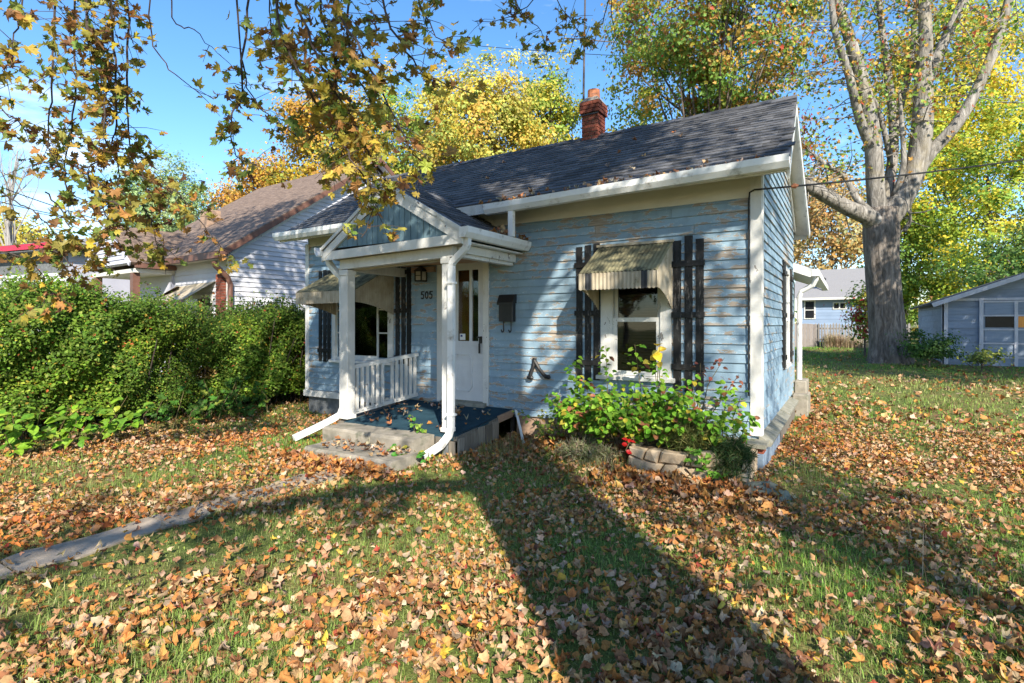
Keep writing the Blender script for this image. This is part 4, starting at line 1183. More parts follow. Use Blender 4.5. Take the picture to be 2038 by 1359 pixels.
aw = Nb().add([(-2.4, .0, 2.55), (-.55, .0, 2.62), (-.55, -.75, 2.15), (-2.4, -.75, 2.10), (-1.9, -.3, 2.52)], [(0, 4, 3), (0, 1, 2, 3)]).build('awning', M['awning'], nb)
Nb().box(-2.4, -.55, -.765, -.75, 2.02, 2.13).build('valance', M['brown_trim'], aw)
Nb().bar((-3.95, 1.55, 4.4), (-3.95, 1.55, 4.95), .4, .4, up=(0, 1, 0)).build('chimney', M['rawwood'], nb)

# ------------------------------------------------------------------ house with red fascia, far left
rh = thing('red_trim_house', 'low white house with red fascia and grey roof at the far left', 'house', tuple(at(60, 640, 19)))
p0 = at(60, 640, 19)
RX = Matrix.Translation((p0.x, p0.y, 0)) @ Matrix.Rotation(R(10), 4, 'Z')
def Rb(): return MB(RX)
w = Rb().box(-3.5, 2.1, 0, 7, .2, 4.0).build('wall', M['grey_siding'], rh)
siding(w, M['white_siding'], (-3.5, 0, 0), (1, 0, 0), (0, -1, 0), 5.6, .4, 3.3, .2, [(.6, 1.6, 1.4, 2.7)], joint=0, xf=RX, proud=.05)
Rb().box(-3.5, 2.1, -.02, .0, 3.31, 3.95).build('dark_frieze', M['block'], rh)
Rb().box(-3.8, 2.5, -.55, -.5, 4.06, 4.24).build('red_fascia', M['red_trim'], rh)
Rb().box(2.47, 2.52, -.5, 7.2, 4.06, 4.24).build('red_fascia', M['red_trim'], rh)
Rb().box(-3.8, 2.46, -.5, 7.2, 4.0, 4.05).build('soffit', M['block'], rh)
Rb().add([(-3.85, -.56, 4.24), (2.55, -.56, 4.24), (2.55, 7.2, 4.24), (-3.85, 7.2, 4.24), (-1.2, 3.3, 5.2), (0.3, 3.3, 5.2)], [(0, 1, 5, 4), (1, 2, 5), (2, 3, 4, 5), (3, 0, 4), (3, 2, 1, 0)]).build('roof', M['grey_roof'], rh)
wn_ = Rb().box(-2.9, -1.9, -.03, .01, 1.4, 2.7).build('window', M['white'], rh)
Rb().box(-2.8, -2.0, -.04, -.03, 1.5, 2.6).build('pane', M['glass'], wn_)

# ------------------------------------------------------------------ garage at the right
GX0, GX1, GY0, GY1 = 3.30, 8.1, 14.8, 21.8
ga = thing('blue_garage', 'weathered grey blue wooden garage with paneled door at the right', 'garage', (5.7, 15, .3))
GEZ, GPZ, GPX = 2.30, 3.22, 5.7
w = MB().prism([(GX0, GY0 + .05, .1), (GX1, GY0 + .05, .1), (GX1, GY0 + .05, GEZ), (GPX, GY0 + .05, GPZ - .05), (GX0, GY0 + .05, GEZ)], (0, .1, 0)).build('front_wall', M['garage'], ga)
def ggab(z):
    if z < GEZ: return (0, GX1 - GX0)
    f = min(1, (z - GEZ) / (GPZ - GEZ)); return (2.4 * f, 4.8 - 2.4 * f)
siding(w, M['garage'], (GX0, GY0 + .05, 0), (1, 0, 0), (0, -1, 0), 4.8, .2, GEZ, .21, [(.90, 4.8, 0, 2.35)], joint=0, proud=.035)
siding(w, M['garage'], (GX0, GY0 + .05, 0), (1, 0, 0), (0, -1, 0), 4.8, GEZ + .05, GPZ - .05, .26, top=ggab, joint=0, proud=.03)
w2 = MB().box(GX0 - .0, GX0 + .1, GY0 + .15, GY1, .1, GEZ).build('side_wall', M['garage'], ga)
siding(w2, M['garage'], (GX0, GY0 + .1, 0), (0, 1, 0), (-1, 0, 0), GY1 - GY0 - .1, .2, GEZ, .21, joint=3, proud=.035)
MB().box(GX0 - .04, GX0 + .10, GY0 - .0, GY0 + .05, .15, GEZ + .02).build('corner_board', M['garage_trim'], ga)
MB().box(GX0 - .045, GX0 - .0, GY0 + .0, GY0 + .12, .15, GEZ).build('corner_board', M['garage_trim'], ga)
MB().box(GX0, GX1, GY0 - .01, GY0 + .045, GEZ - .02, GEZ + .05).build('header_trim', M['garage_trim'], ga)
groof = quad_slab('roof', Vector((GX0 - .3, GY0 - .2, GEZ - .06)), Vector((GPX, GY0 - .2, GPZ + .06)), Vector((GPX, GY1, GPZ + .06)), Vector((GX0 - .3, GY1, GEZ - .06)), .06, M['dark_roof'], ga)
quad_slab('right_slope', Vector((GPX, GY0 - .2, GPZ + .06)), Vector((GX1 + .3, GY0 - .2, GEZ - .06)), Vector((GX1 + .3, GY1, GEZ - .06)), Vector((GPX, GY1, GPZ + .06)), .06, M['dark_roof'], groof)
for a, b in (((GX0 - .3, GEZ - .12), (GPX, GPZ)), ((GPX, GPZ), (GX1 + .3, GEZ - .12))):
    MB().bar((a[0], GY0 - .2, a[1] - .02), (b[0], GY0 - .2, b[1] - .02), .03, .13).build('rake_board', M['garage_trim'], ga)
MB().box(GPX - .42, GPX + .3, GY0 - .01, GY0 + .03, 2.62, 2.98).build('gable_vent', M['garage_trim'], ga)
gd = MB().box(4.16, 7.1, GY0 + .0, GY0 + .02, .12, 2.26).build('garage_door', M['garage'], ga)
MB().box(4.13, 4.22, GY0 - .05, GY0 - .005, .15, 2.3).build('door_jamb', M['garage_trim'], ga)
for r_ in range(5):
    for c_ in range(4):
        x0, z0 = 4.25 + c_ * .72, .22 + r_ * .41
        if r_ == 3 and c_ < 3:
            MB().box(x0 + .02, x0 + .66, GY0 - .012, GY0 - .002, z0 + .03, z0 + .36).build('door_pane', M['glass_dark'] if c_ != 1 else M['inner_door'], gd)
        else:
            MB().bbox(x0 + .01, x0 + .67, GY0 - .014, GY0 - .002, z0 + .01, z0 + .38, .004).build('door_panel', M['garage'], gd)
for r_ in range(6):
    MB().box(4.22, 7.1, GY0 - .035, GY0 - .016, .19 + r_ * .41 - .025, .19 + r_ * .41 + .02).build('door_rail', M['garage_trim'], gd)
for c_ in range(1, 4):
    MB().box(4.235 + c_ * .72 - .04, 4.235 + c_ * .72 + .04, GY0 - .042, GY0 - .036, .2, 2.26).build('door_stile', M['garage_trim'], gd)

# ------------------------------------------------------------------ fences and far house
FY = 24.5
pf = thing('picket_fence', 'weathered grey picket fence at the back of the yard left of the big tree', 'fence', (.5, FY, .45))
zf = gz(0, FY)
x = -.62; i = 0
while x < 3.2:
    h = 1.16 + random.uniform(-.03, .03)
    MB().prism([(x, FY, zf - .05), (x + .085, FY, zf - .05), (x + .085, FY, zf + h - .08), (x + .0425, FY, zf + h), (x, FY, zf + h - .08)], (0, .022, 0)).build('picket', M['fence'], pf)
    x += .125; i += 1
for z in (.3, .85):
    MB().box(-.62, 3.2, FY + .024, FY + .07, zf + z, zf + z + .09).build('rail', M['fence'], pf)
for x in (-.55, 1.3, 3.1):
    MB().box(x, x + .1, FY + .072, FY + .17, zf - .1, zf + 1.1).build('fence_post', M['fence'], pf)
bf = thing('board_fence', 'solid tan board fence at the back beside the grey pickets', 'fence', (-2, FY - .4, .45))
x = -4.6
while x < -.62:
    h = 1.12 + random.uniform(-.02, .02)
    MB().box(x, x + .135, FY - .4, FY - .378, zf - .05, zf + h).build('board', M['fence_tan'], bf)
    x += .14
for z in (.3, .85):
    MB().box(-4.6, -.62, FY - .376, FY - .33, zf + z, zf + z + .09).build('rail', M['fence'], bf)

fh = thing('far_blue_house', 'far blue house with grey roof beyond the back fence', 'house', (2, 36, .5))
w = MB().box(-2.0, 3, 33.5, 41, .3, 3.35).build('wall', M['far_blue'], fh)
siding(w, M['far_blue'], (-2.0, 33.5, 0), (1, 0, 0), (0, -1, 0), 5, .5, 3.3, .2, [(.35, 1.0, 1.9, 3.1), (1.95, 2.7, 2.5, 2.95)], joint=0, proud=.03)
r_ = quad_slab('roof', Vector((-2.3, 33.0, 3.25)), Vector((3.3, 33.0, 3.25)), Vector((3.3, 37.2, 5.35)), Vector((-2.3, 37.2, 5.35)), .1, M['grey_roof'], fh)
quad_slab('rear_slope', Vector((3.3, 41.4, 3.25)), Vector((-2.3, 41.4, 3.25)), Vector((-2.3, 37.21, 5.35)), Vector((3.3, 37.21, 5.35)), .1, M['grey_roof'], r_)
MB().box(-2.3, 3.3, 32.93, 33.0, 3.1, 3.24).build('fascia', M['white'], fh)
wn_ = MB().box(-1.65, -1.0, 33.44, 33.5, 1.9, 3.1).build('window', M['white'], fh)
for z0, z1 in ((1.97, 2.46), (2.52, 3.02)):
    MB().box(-1.57, -1.08, 33.42, 33.438, z0, z1).build('pane', M['glass_dark'], wn_)
wn_ = MB().box(-.05, .7, 33.44, 33.5, 2.5, 2.95).build('window', M['white'], fh)
for x0 in (.02, .36):
    MB().box(x0, x0 + .26, 33.42, 33.438, 2.57, 2.88).build('pane', M['glass_dark'], wn_)
MB().tube([(-.62, 34.0, 3.7), (-.62, 34.0, 4.4), (-.62, 33.95, 4.45)], [.05, .05, .2], 10).build('roof_vent', M['black_metal'], fh)
MB().box(-2.0, -1.0, 35.6, 36.3, 4.6, 5.0).build('dormer_block', M['grey_roof'], fh)

# ------------------------------------------------------------------ leaves
def fan(outline, centre, curl, fold=0.0, seed=0, jit=.12, rough=.05):
    """leaf as a fan of triangles: rolled across (curl[0]), bent along (curl[1]), twisted (curl[2]) and folded on its rib"""
    rg = np.random.default_rng(seed)
    P = np.array([centre] + outline, dtype=float)
    P[1:] *= 1 + rg.uniform(-jit, jit, P[1:].shape)
    kx, ky = curl[0] + 1e-4, curl[1] + 1e-4
    x, y = P[:, 0], P[:, 1]
    X = np.sin(kx * x) / kx; Z = (1 - np.cos(kx * x)) / kx
    yc = y - .3
    Y = np.sin(ky * yc) / ky + .3; Z = Z + (1 - np.cos(ky * yc)) / ky
    Z = Z + curl[2] * x * yc + fold * np.abs(x) + rg.uniform(-rough, rough, len(P))
    V = np.column_stack([X, Y, Z])
    n = len(outline)
    T = np.array([(0, 1 + i, 1 + (i + 1) % n) for i in range(n)], dtype=np.int32)
    return V, T
HALF = [(.05, 0), (.18, -.12), (.42, -.05), (.33, .12), (.64, .28), (.50, .36), (.57, .58), (.34, .46), (.21, .44), (.27, .72), (.12, .68)]
MAPLE = HALF + [(0, 1.0)] + [(-x, y) for x, y in reversed(HALF)]
HALF_S = [(.40, -.08), (.26, .12), (.60, .40), (.24, .42)]
MAPLE_S = [(0, -.02)] + HALF_S + [(0, 1.0)] + [(-x, y) for x, y in reversed(HALF_S)]
OVAL = [(0, 0), (.22, .12), (.36, .38), (.27, .70), (0, 1.0), (-.27, .70), (-.36, .38), (-.22, .12)]
DIAM = [(0, 0), (.34, .42), (0, 1.0), (-.34, .42)]
CURLS = [(.8, .4, .1), (-.9, .6, -.4), (1.6, -.8, .6), (-.5, 1.3, .4), (.4, .3, -1.0), (2.1, .9, .3), (-1.7, -.7, .7), (1.1, 1.6, -.6)]
CRUMPLE = [(1.2, .6, .3), (2.4, 1.0, -.5), (-2.0, 1.2, .6), (3.0, -.8, .4), (-1.0, 2.0, -.9), (2.0, 1.9, .8), (-2.8, -1.2, .5), (.6, -1.4, 1.0), (3.4, .5, -.8), (-1.5, .4, -1.2), (.5, .3, .2), (1.7, -1.7, .9)]
MAPLE_B = [(.06, 0), (.22, -.1), (.45, .0), (.44, .2), (.60, .32), (.54, .52), (.38, .55), (.30, .66), (.26, .82), (.1, .86), (0, 1.0)]
BLOB2 = [(.1, -.05), (.3, -.06), (.48, .06), (.44, .2), (.56, .34), (.4, .5), (.36, .7), (.2, .78), (0, .98), (-.16, .8), (-.3, .72), (-.34, .5), (-.52, .42), (-.42, .22), (-.46, .05), (-.25, -.04)]
MAPLE_B = MAPLE_B + [(-x, y) for x, y in reversed(MAPLE_B[:-1])]
T_MAPLE = [fan(MAPLE, (0, .26), c, seed=i) for i, c in enumerate(CURLS)]
T_MAPLE_S = [fan(MAPLE_S, (0, .26), c, seed=i) for i, c in enumerate(CURLS)]
T_DRY = [fan(MAPLE if i % 3 == 1 else (MAPLE_B if i % 3 else BLOB2), (0, .26), c, fold=.25 * (i % 4), seed=i, jit=.2, rough=.09) for i, c in enumerate(CRUMPLE)]
BLOB = [(.1, -.05), (.42, .02), (.5, .25), (.34, .5), (.3, .8), (0, .95), (-.22, .75), (-.45, .55), (-.4, .2), (-.3, -.02)]
T_DRY_S = [fan(MAPLE_S if i % 2 else BLOB, (0, .3), c, fold=.2 * (i % 4), seed=i, jit=.24, rough=.10) for i, c in enumerate(CRUMPLE)]
T_OVAL = [fan(OVAL, (0, .42), (.4 * k - .3, -.5, .2 * k), fold=.2, seed=k, jit=.06, rough=.015) for k in range(4)]
T_DIAM = [(np.array([(0, 0, 0), (.34, .42, .08), (0, 1, 0), (-.34, .42, .08)], dtype=float), np.array([(0, 1, 2), (0, 2, 3)], dtype=np.int32))]

def palette(rng, n, pal, jit=.16):
    w = np.array([p[0] for p in pal], dtype=float); w /= w.sum()
    c = np.array([p[1] for p in pal])[rng.choice(len(pal), n, p=w)]
    return np.clip(c * (1 + rng.normal(0, jit, (n, 1))) * (1 + rng.normal(0, jit * .35, (n, 3))), .004, .95)

def leaves(templates, pos, nrm, size, cols, rng, spin=None):
    out = []
    idx = rng.integers(0, len(templates), len(pos))
    for k, (tv, tf) in enumerate(templates):
        m_ = idx == k
        if not m_.any(): continue
        rot = frames(nrm[m_], rng, None if spin is None else spin[m_])
        V, T = scatter(tv, tf, pos[m_], rot, size[m_])
        out.append((V, T, np.repeat(cols[m_], len(tv), axis=0)))
    return merge(out)

def blot(x, y, s, seed):
    """smooth random field in about -1..1"""
    rg = np.random.default_rng(seed); v = 0
    for k in range(7):
        a = rg.uniform(0, 6.28); f = s * rg.uniform(.5, 2.0)
        v = v + np.sin(f * (x * math.cos(a) + y * math.sin(a)) + rg.uniform(0, 6.28))
    return v / 3.2

LITTER = [(5.0, (.48, .275, .135)), (2.6, (.56, .385, .24)), (3.6, (.44, .185, .055)), (2.2, (.25, .115, .055)), (1.6, (.50, .25, .07)), (.5, (.55, .36, .06)), (.2, (.30, .06, .04)), (.9, (.36, .26, .17))]
GRASS = [(4, (.18, .35, .05)), (3, (.25, .43, .07)), (2.4, (.34, .44, .11)), (1.8, (.44, .41, .18)), (.8, (.10, .21, .045))]

def blocked(x, y):
    b = (x > -7.45) & (x < .05) & (y > -.02) & (y < 8.5)
    b |= (x > -5.14) & (x < -3.07) & (y > -1.33) & (y < 0)
    b |= (x > -4.96) & (x < -3.40) & (y > -1.72) & (y < -1.3)
    b |= (x > -4.70) & (x < -3.27) & (y > -2.21) & (y < -1.6)
    b |= (x > -1.16) & (x < .04) & (y > -.92) & (y < 0)
    b |= (x > 3.2) & (x < 8.2) & (y > 14.7)
    return b
def on_walk(x, y):
    return (x > -4.0) & (x < -3.57) & (y < -2.28)

rng = np.random.default_rng(11)
# -- litter on the lawn
def litter(n, x0, x1, y0, y1, dens, size, templates, seed):
    rg = np.random.default_rng(seed)
    x = rg.uniform(x0, x1, n); y = rg.uniform(y0, y1, n)
    keep = (rg.uniform(0, 1, n) < dens(x, y)) & ~blocked(x, y)
    w = on_walk(x, y)
    edge = np.abs(x + 3.79) / .22
    keep &= ~(w & (rg.uniform(0, 1, n) > .09 + .35 * edge ** 2 + .4 * np.clip(blot(x, y, 1.1, 77), 0, 1)))
    x, y = x[keep], y[keep]
    n = len(x)
    z = ground_z(x, y) + rg.uniform(.006, .055, n) + .025 * on_walk(x, y)
    nrm = np.column_stack([rg.normal(0, .6, n), rg.normal(0, .6, n), np.ones(n) * np.where(rg.uniform(size=n) < .5, 1, -1)])
    c = palette(rg, n, LITTER)
    red = blot(x, y, .9, 5) > .75
    c[red] *= np.array([1.0, .80, .70])
    s = rg.uniform(size[0], size[1], n)
    return np.column_stack([x, y, z]), nrm, s, c
def d_near(x, y):
    d = .52 + .52 * blot(x, y, 2.6, 1) + .26 * blot(x, y, .8, 2)
    d = d * np.where((y > -1.0) & (x > .3), .9, 1.0)
    d = np.where((x < -5.3) & (y > -2.6), d * .55, d)
    d = d * np.clip((x + 9.2) / 1.6, 0.1, 1)
    return np.clip(d, .16, 1)
def d_far(x, y):
    return np.clip((.6 + .35 * blot(x, y, 1.2, 3)) * np.clip((13.0 - y) / 9, .06, 1), .02, 1)
pos, nrm, siz, col = litter(165000, -9.5, 7.5, -6.6, 3.2, d_near, (.028, .064), T_DRY, 21)
dist = np.linalg.norm(pos[:, :2] - np.array([CAM.x, CAM.y]), axis=1)
rel = pos - np.array(CAM)
dep = rel @ np.array(FWD); lat = rel @ np.array(RGT)
inview = (dep > .8) & (np.abs(lat) < dep * .94) & (rel[:, 2] > -dep * .66)
score = np.where(inview, siz / np.maximum(dep, .5), 0)
first = np.argsort(-score)[:300]
mask = np.ones(len(pos), bool); mask[first] = False
keepm = mask & (dep > .35) & (np.abs(lat) < dep * 1.25 + 1.0)
nearm = keepm & (dep < 2.9)
farm = keepm & ~nearm
parts = [leaves(T_DRY, pos[nearm], nrm[nearm], siz[nearm], col[nearm], rng), leaves(T_DRY_S, pos[farm], nrm[farm], siz[farm], col[farm], rng)]
p2, n2, s2, c2 = litter(34000, -1, 15, 3.2, 22, d_far, (.06, .11), T_DRY_S, 22)
parts.append(leaves(T_DRY_S[:6], p2, n2, s2, c2, rng))
# drift against the steps, porch and planter
dr = np.random.default_rng(31)
n = 1500
which = dr.uniform(size=n)
x = np.where(which < .35, dr.normal(-4.0, .55, n), np.where(which < .6, dr.uniform(-3.05, -1.2, n), dr.uniform(-1.4, .3, n)))
y = np.where(which < .35, -2.28 - np.abs(dr.normal(0, .16, n)), np.where(which < .6, -.12 - np.abs(dr.normal(0, .4, n)), -.98 - np.abs(dr.normal(0, .3, n))))
ok = ~blocked(x, y); x, y = x[ok], y[ok]; n = len(x)
pp = np.column_stack([x, y, ground_z(x, y) + dr.uniform(.02, .09, n)])
parts.append(leaves(T_DRY, pp, np.column_stack([dr.normal(0, .5, n), dr.normal(0, .5, n), np.ones(n)]), dr.uniform(.045, .09, n), palette(dr, n, [(3, (.44, .17, .05)), (2, (.5, .25, .08)), (2, (.45, .28, .17)), (1, (.25, .1, .05))]), rng))
V, T, C = merge(parts)
tag(np_mesh('leaf_litter', V, T, M['leaf_dry'], C), 'carpet of fallen tan and orange maple leaves over the lawn', 'leaf litter', kind='stuff')
# the 300 leaves that show largest are pieces of their own
def leaf_meshes(templates, mt, name):
    out = []
    for tv, tf in templates:
        me = bpy.data.meshes.new(name); me.from_pydata(tv.tolist(), [], tf.tolist()); me.materials.append(mt); me.update(); out.append(me)
    return out
LM_DRY = leaf_meshes(T_DRY, M['leaf_dry_piece'], 'fallen_leaf')
def leaf_objects(meshes, pos, nrm, siz, col, parent, rg, name, spin=None):
    rot = frames(nrm, rg, spin)
    for i in range(len(pos)):
        o = bpy.data.objects.new(name, meshes[int(rg.integers(0, len(meshes)))])
        m4 = Matrix([list(rot[i][r] * siz[i]) + [pos[i][r]] for r in range(3)] + [[0, 0, 0, 1]])
        o.matrix_basis = m4
        o.color = (*[float(v) for v in col[i]], 1)
        link(o, parent)
leaf_objects(LM_DRY, pos[first], nrm[first], siz[first], col[first], lawn, rng, 'fallen_leaf')

# leaves caught on roof, gutters, porch and steps
rl = np.random.default_rng(41)
PP, NN = [], []
nr_ = np.array(((RR - ER).cross(EL - ER)).normalized()); nr_ = nr_ if nr_[2] > 0 else -nr_
for i in range(26):
    a, b = rl.uniform(0, 1), rl.uniform(0.02, 1) ** 2.2
    p = ER.lerp(EL, a * .75).lerp(RR.lerp(RL, a * .75), b)
    PP.append(np.array(p) + nr_ * .03); NN.append(nr_ + rl.normal(0, .2, 3))
for i in range(170):
    a = rl.uniform(0, 1) ** 1.1 * .46
    p = ER.lerp(EL, a); PP.append(np.array(p) + np.array([0, rl.uniform(-.10, .10), rl.uniform(-.03, .03)])); NN.append(np.array([0, -.3, 1]) + rl.normal(0, .5, 3))
for i in range(120):
    y = rl.uniform(-.75, -.1); PP.append(np.array([PRE[0] + rl.uniform(-.25, .09), y, PRE[1] + .02 + rl.uniform(0, .07)])); NN.append(np.array([.4, 0, 1]) + rl.normal(0, .4, 3))
for i in range(70):
    x, y = rl.uniform(-4.9, -3.15), rl.uniform(-1.3, -.1)
    PP.append(np.array([x, y, .275 + .145 * (y + 1.325) / 1.295 + rl.uniform(.004, .02)])); NN.append(np.array([0, 0, 1]) + rl.normal(0, .25, 3))
for i in range(60):
    x, y = rl.uniform(-4.65, -3.32), rl.uniform(-2.15, -1.73)
    PP.append(np.array([x, y, .14 + rl.uniform(.004, .02)])); NN.append(np.array([0, 0, 1]) + rl.normal(0, .25, 3))
PP, NN = np.array(PP), np.array(NN); n = len(PP)
V, T, C = leaves(T_DRY, PP, NN, rl.uniform(.04, .08, n), palette(rl, n, [(3, (.45, .28, .16)), (2, (.3, .13, .06)), (2, (.5, .4, .28)), (1, (.42, .18, .05))]), rl)
tag(np_mesh('caught_leaves', V, T, M['leaf_dry'], C), 'scattered dry leaves caught on the roof, gutters, porch and steps', 'leaves', kind='stuff')

# -- grass
def grass(n, x0, x1, y0, y1, dens, h, w, seed, pal=GRASS, lean=1.0):
    rg = np.random.default_rng(seed)
    x = rg.uniform(x0, x1, n); y = rg.uniform(y0, y1, n)
    keep = (rg.uniform(0, 1, n) < dens(x, y)) & ~blocked(x, y) & ~(on_walk(x, y) & (np.abs(x + 3.79) < .15))
    dp = (x - CAM.x) * FWD.x + (y - CAM.y) * FWD.y; lt = (x - CAM.x) * RGT.x + (y - CAM.y) * RGT.y
    keep &= (dp > .4) & (np.abs(lt) < dp * 1.25 + .8)
    x, y = x[keep], y[keep]; n = len(x)
    base = np.column_stack([x, y, ground_z(x, y) - .005])
    a = rg.uniform(0, 6.283, n); L = rg.uniform(h[0], h[1], n) * (.75 + .35 * np.clip(blot(x, y, 1.8, 9), -1, 1))
    l = np.abs(rg.normal(0, lean, n))
    d = np.column_stack([np.cos(a), np.sin(a), np.zeros(n)]); sd = np.column_stack([-np.sin(a), np.cos(a), np.zeros(n)]) * (w * rg.uniform(.6, 1.3, n))[:, None]
    mid_ = base + d * (l * L * .3)[:, None] + np.column_stack([np.zeros(n), np.zeros(n), L * .55])
    tip = base + d * (l * L * .95)[:, None] + np.column_stack([np.zeros(n), np.zeros(n), L * np.clip(1 - .35 * l, .3, 1)])
    V = np.stack([base - sd, base + sd, mid_ + sd * .8, mid_ - sd * .8, tip], 1).reshape(-1, 3)
    k = (np.arange(n) * 5)[:, None]
    T = np.concatenate([k + np.array([[0, 1, 2]]), k + np.array([[0, 2, 3]]), k + np.array([[3, 2, 4]])])
    c = palette(rg, n, pal, .2)
    dry = np.clip(blot(x, y, .7, 12) * .6 + .25, 0, .8)[:, None] * rg.uniform(.3, 1, (n, 1))
    c = c * (1 - dry) + np.array([.40, .34, .14]) * dry
    return V, T, np.repeat(c, 5, axis=0)
g1 = grass(400000, -5.5, 3.2, -6.2, .2, lambda x, y: np.clip(.62 + .5 * blot(x, y, 2.2, 14), .3, 1) * np.clip(1.35 - np.hypot(x - CAM.x, y - CAM.y) / 9, .35, 1) * (((x - CAM.x) * FWD.x + (y - CAM.y) * FWD.y) > .5), (.03, .095), .0019, 51)
g2 = grass(150000, -9.3, 7.0, -4.5, 4.0, lambda x, y: np.clip(.55 + .5 * blot(x, y, 1.8, 15), .1, 1) * np.where((x > -5.5) & (x < 3.2) & (y < .2), .1, 1), (.04, .10), .0035, 52)
g3 = grass(90000, -4, 18, 4, 24.4, lambda x, y: np.clip(.75 + .4 * blot(x, y, .8, 16), .2, 1), (.06, .12), .008, 53, [(4, (.15, .32, .045)), (3, (.22, .38, .06)), (1, (.3, .35, .1))])
g4 = grass(5200, -2.9, .6, -1.5, -.05, lambda x, y: np.clip(.4 + .9 * blot(x, y, 3.0, 17), 0, 1), (.12, .30), .003, 54, [(3, (.20, .24, .07)), (3, (.33, .28, .14)), (1, (.12, .2, .04))], .7)
g5 = grass(5000, -5.6, -3.1, -2.0, .0, lambda x, y: np.where((x < -5.15) | (y < -1.4), .3, 0), (.06, .16), .003, 55)
g6 = grass(900, .5, 7, -4, 12, lambda x, y: np.ones_like(x) * .5, (.2, .42), .0022, 56, [(1, (.42, .34, .2))], .8)
V, T, C = merge([g1, g2, g3, g4, g5, g6])
tag(np_mesh('grass', V, T, M['grass'], C), 'short green and straw coloured lawn grass showing between the leaves', 'grass', kind='stuff')
dg = grass(2600, -.2, 1.6, 23.6, 24.4, lambda x, y: np.clip(.5 + .8 * blot(x, y, 2, 18), 0, 1), (.4, .85), .012, 57, [(1, (.5, .40, .27))], .6)
tag(np_mesh('dry_grass_clump', *dg[:2], M['grass'], dg[2]), 'tall straw coloured dry grass before the picket fence', 'dry grass', kind='stuff')

# ------------------------------------------------------------------ hedge
hedge = thing('hedge', 'long overgrown green hedge between the blue house and its neighbour', 'hedge', (-9.3, -1.5, 0))
hr = np.random.default_rng(61)
n = 260000
yy = hr.uniform(-7.5, 3.6, n)
ang = hr.uniform(0, 1, n)
def hedge_r(y, z):
    return 1 + .13 * np.sin(y * 2.1 + 1 + z) + .09 * np.sin(y * 4.7 + 2 * z + 2) + .07 * np.sin(y * 9 + 5 * z)
htop = 1.70 + .22 * np.clip((-yy - 3.0) / 1.5, 0, 1) + .13 * np.sin(yy * 1.7) + .11 * np.sin(yy * 3.7 + 1) + .06 * np.sin(yy * 8.3) - .055 * yy + hr.normal(0, .12, n)
u = hr.uniform(0, 1, n)
# front face and top; denser near the skin
zz = np.where(u < .62, hr.uniform(.10, 1, n) ** .85 * htop, htop - np.abs(hr.normal(0, .18, n)))
depth_in = np.abs(hr.normal(0, .30, n))
bul = hedge_r(yy, zz)
front_x = -8.28 + .10 * bul - .35 * np.clip(zz - 1.45, 0, 1) ** 1.3 - .28 * np.clip(.4 - zz, 0, 1) + .13 * np.sin(yy * 3 + zz * 4) + .09 * np.sin(yy * 7.3 - zz * 6)
xx = np.where(u < .62, front_x - depth_in, hr.uniform(-10.2, -8.4, n))
thin = (zz < .45) & (hr.uniform(size=n) < .45) & (yy > -2.2)
keep = ~thin & ~((xx > -7.62) & (yy > -.3)) & (np.sin(yy * 5.3 + zz * 7.1 + xx * 3) + np.sin(yy * 8.9 - zz * 6 + 2) > -1.8)
pos = np.column_stack([xx, yy, zz + ground_z(xx, yy)])[keep]
n = len(pos)
nrm = np.column_stack([hr.normal(.7, .6, n), hr.normal(-.3, .6, n), hr.normal(.8, .6, n)])
hp = palette(hr, n, [(5, (.085, .17, .025)), (4, (.13, .235, .035)), (2, (.055, .11, .02)), (1.3, (.22, .30, .06)), (.2, (.42, .34, .06)), (.12, (.35, .1, .05))], .22)
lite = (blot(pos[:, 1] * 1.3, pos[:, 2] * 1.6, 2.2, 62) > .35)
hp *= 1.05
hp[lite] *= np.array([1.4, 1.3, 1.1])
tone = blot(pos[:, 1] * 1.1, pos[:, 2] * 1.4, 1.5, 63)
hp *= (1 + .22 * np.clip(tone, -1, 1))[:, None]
dead = blot(pos[:, 1], pos[:, 2] * 1.5, 2.6, 64) > 1.25
hp[dead] = palette(hr, int(dead.sum()), [(1, (.34, .27, .09)), (1, (.26, .17, .08))])
sz = hr.uniform(.026, .055, n) * (1 + .35 * np.clip(blot(pos[:, 1], pos[:, 2], 1.9, 65), -1, 1))
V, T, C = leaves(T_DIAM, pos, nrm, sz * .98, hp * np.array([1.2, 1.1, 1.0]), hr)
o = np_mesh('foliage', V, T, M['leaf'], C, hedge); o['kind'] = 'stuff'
mb = MB()
for i in range(190):
    y = hr.uniform(-7.2, 3.4); x = hr.uniform(-9.6, -8.5); z0 = gz(x, y) - .02
    a = Vector((x, y, z0)); b = a + Vector((hr.normal(.12, .2), hr.normal(0, .25), hr.uniform(.9, 1.8)))
    mb.tube([a, a.lerp(b, .5) + Vector((hr.normal(0, .05), hr.normal(0, .05), 0)), b], [.014, .011, .006], 5, caps=False)
mb.build('stems', M['twig'], hedge)['kind'] = 'stuff'
n = 42000
yf = hr.uniform(-7.4, 3.5, n); zf_ = hr.uniform(.05, 1, n) * (1.5 - .055 * yf); xf_ = hr.uniform(-10.0, -8.65, n)
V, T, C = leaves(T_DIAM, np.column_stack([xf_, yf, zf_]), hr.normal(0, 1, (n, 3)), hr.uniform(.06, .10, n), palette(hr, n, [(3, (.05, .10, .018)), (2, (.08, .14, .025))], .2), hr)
o = np_mesh('inner_foliage', V, T, M['leaf'], C, hedge); o['kind'] = 'stuff'
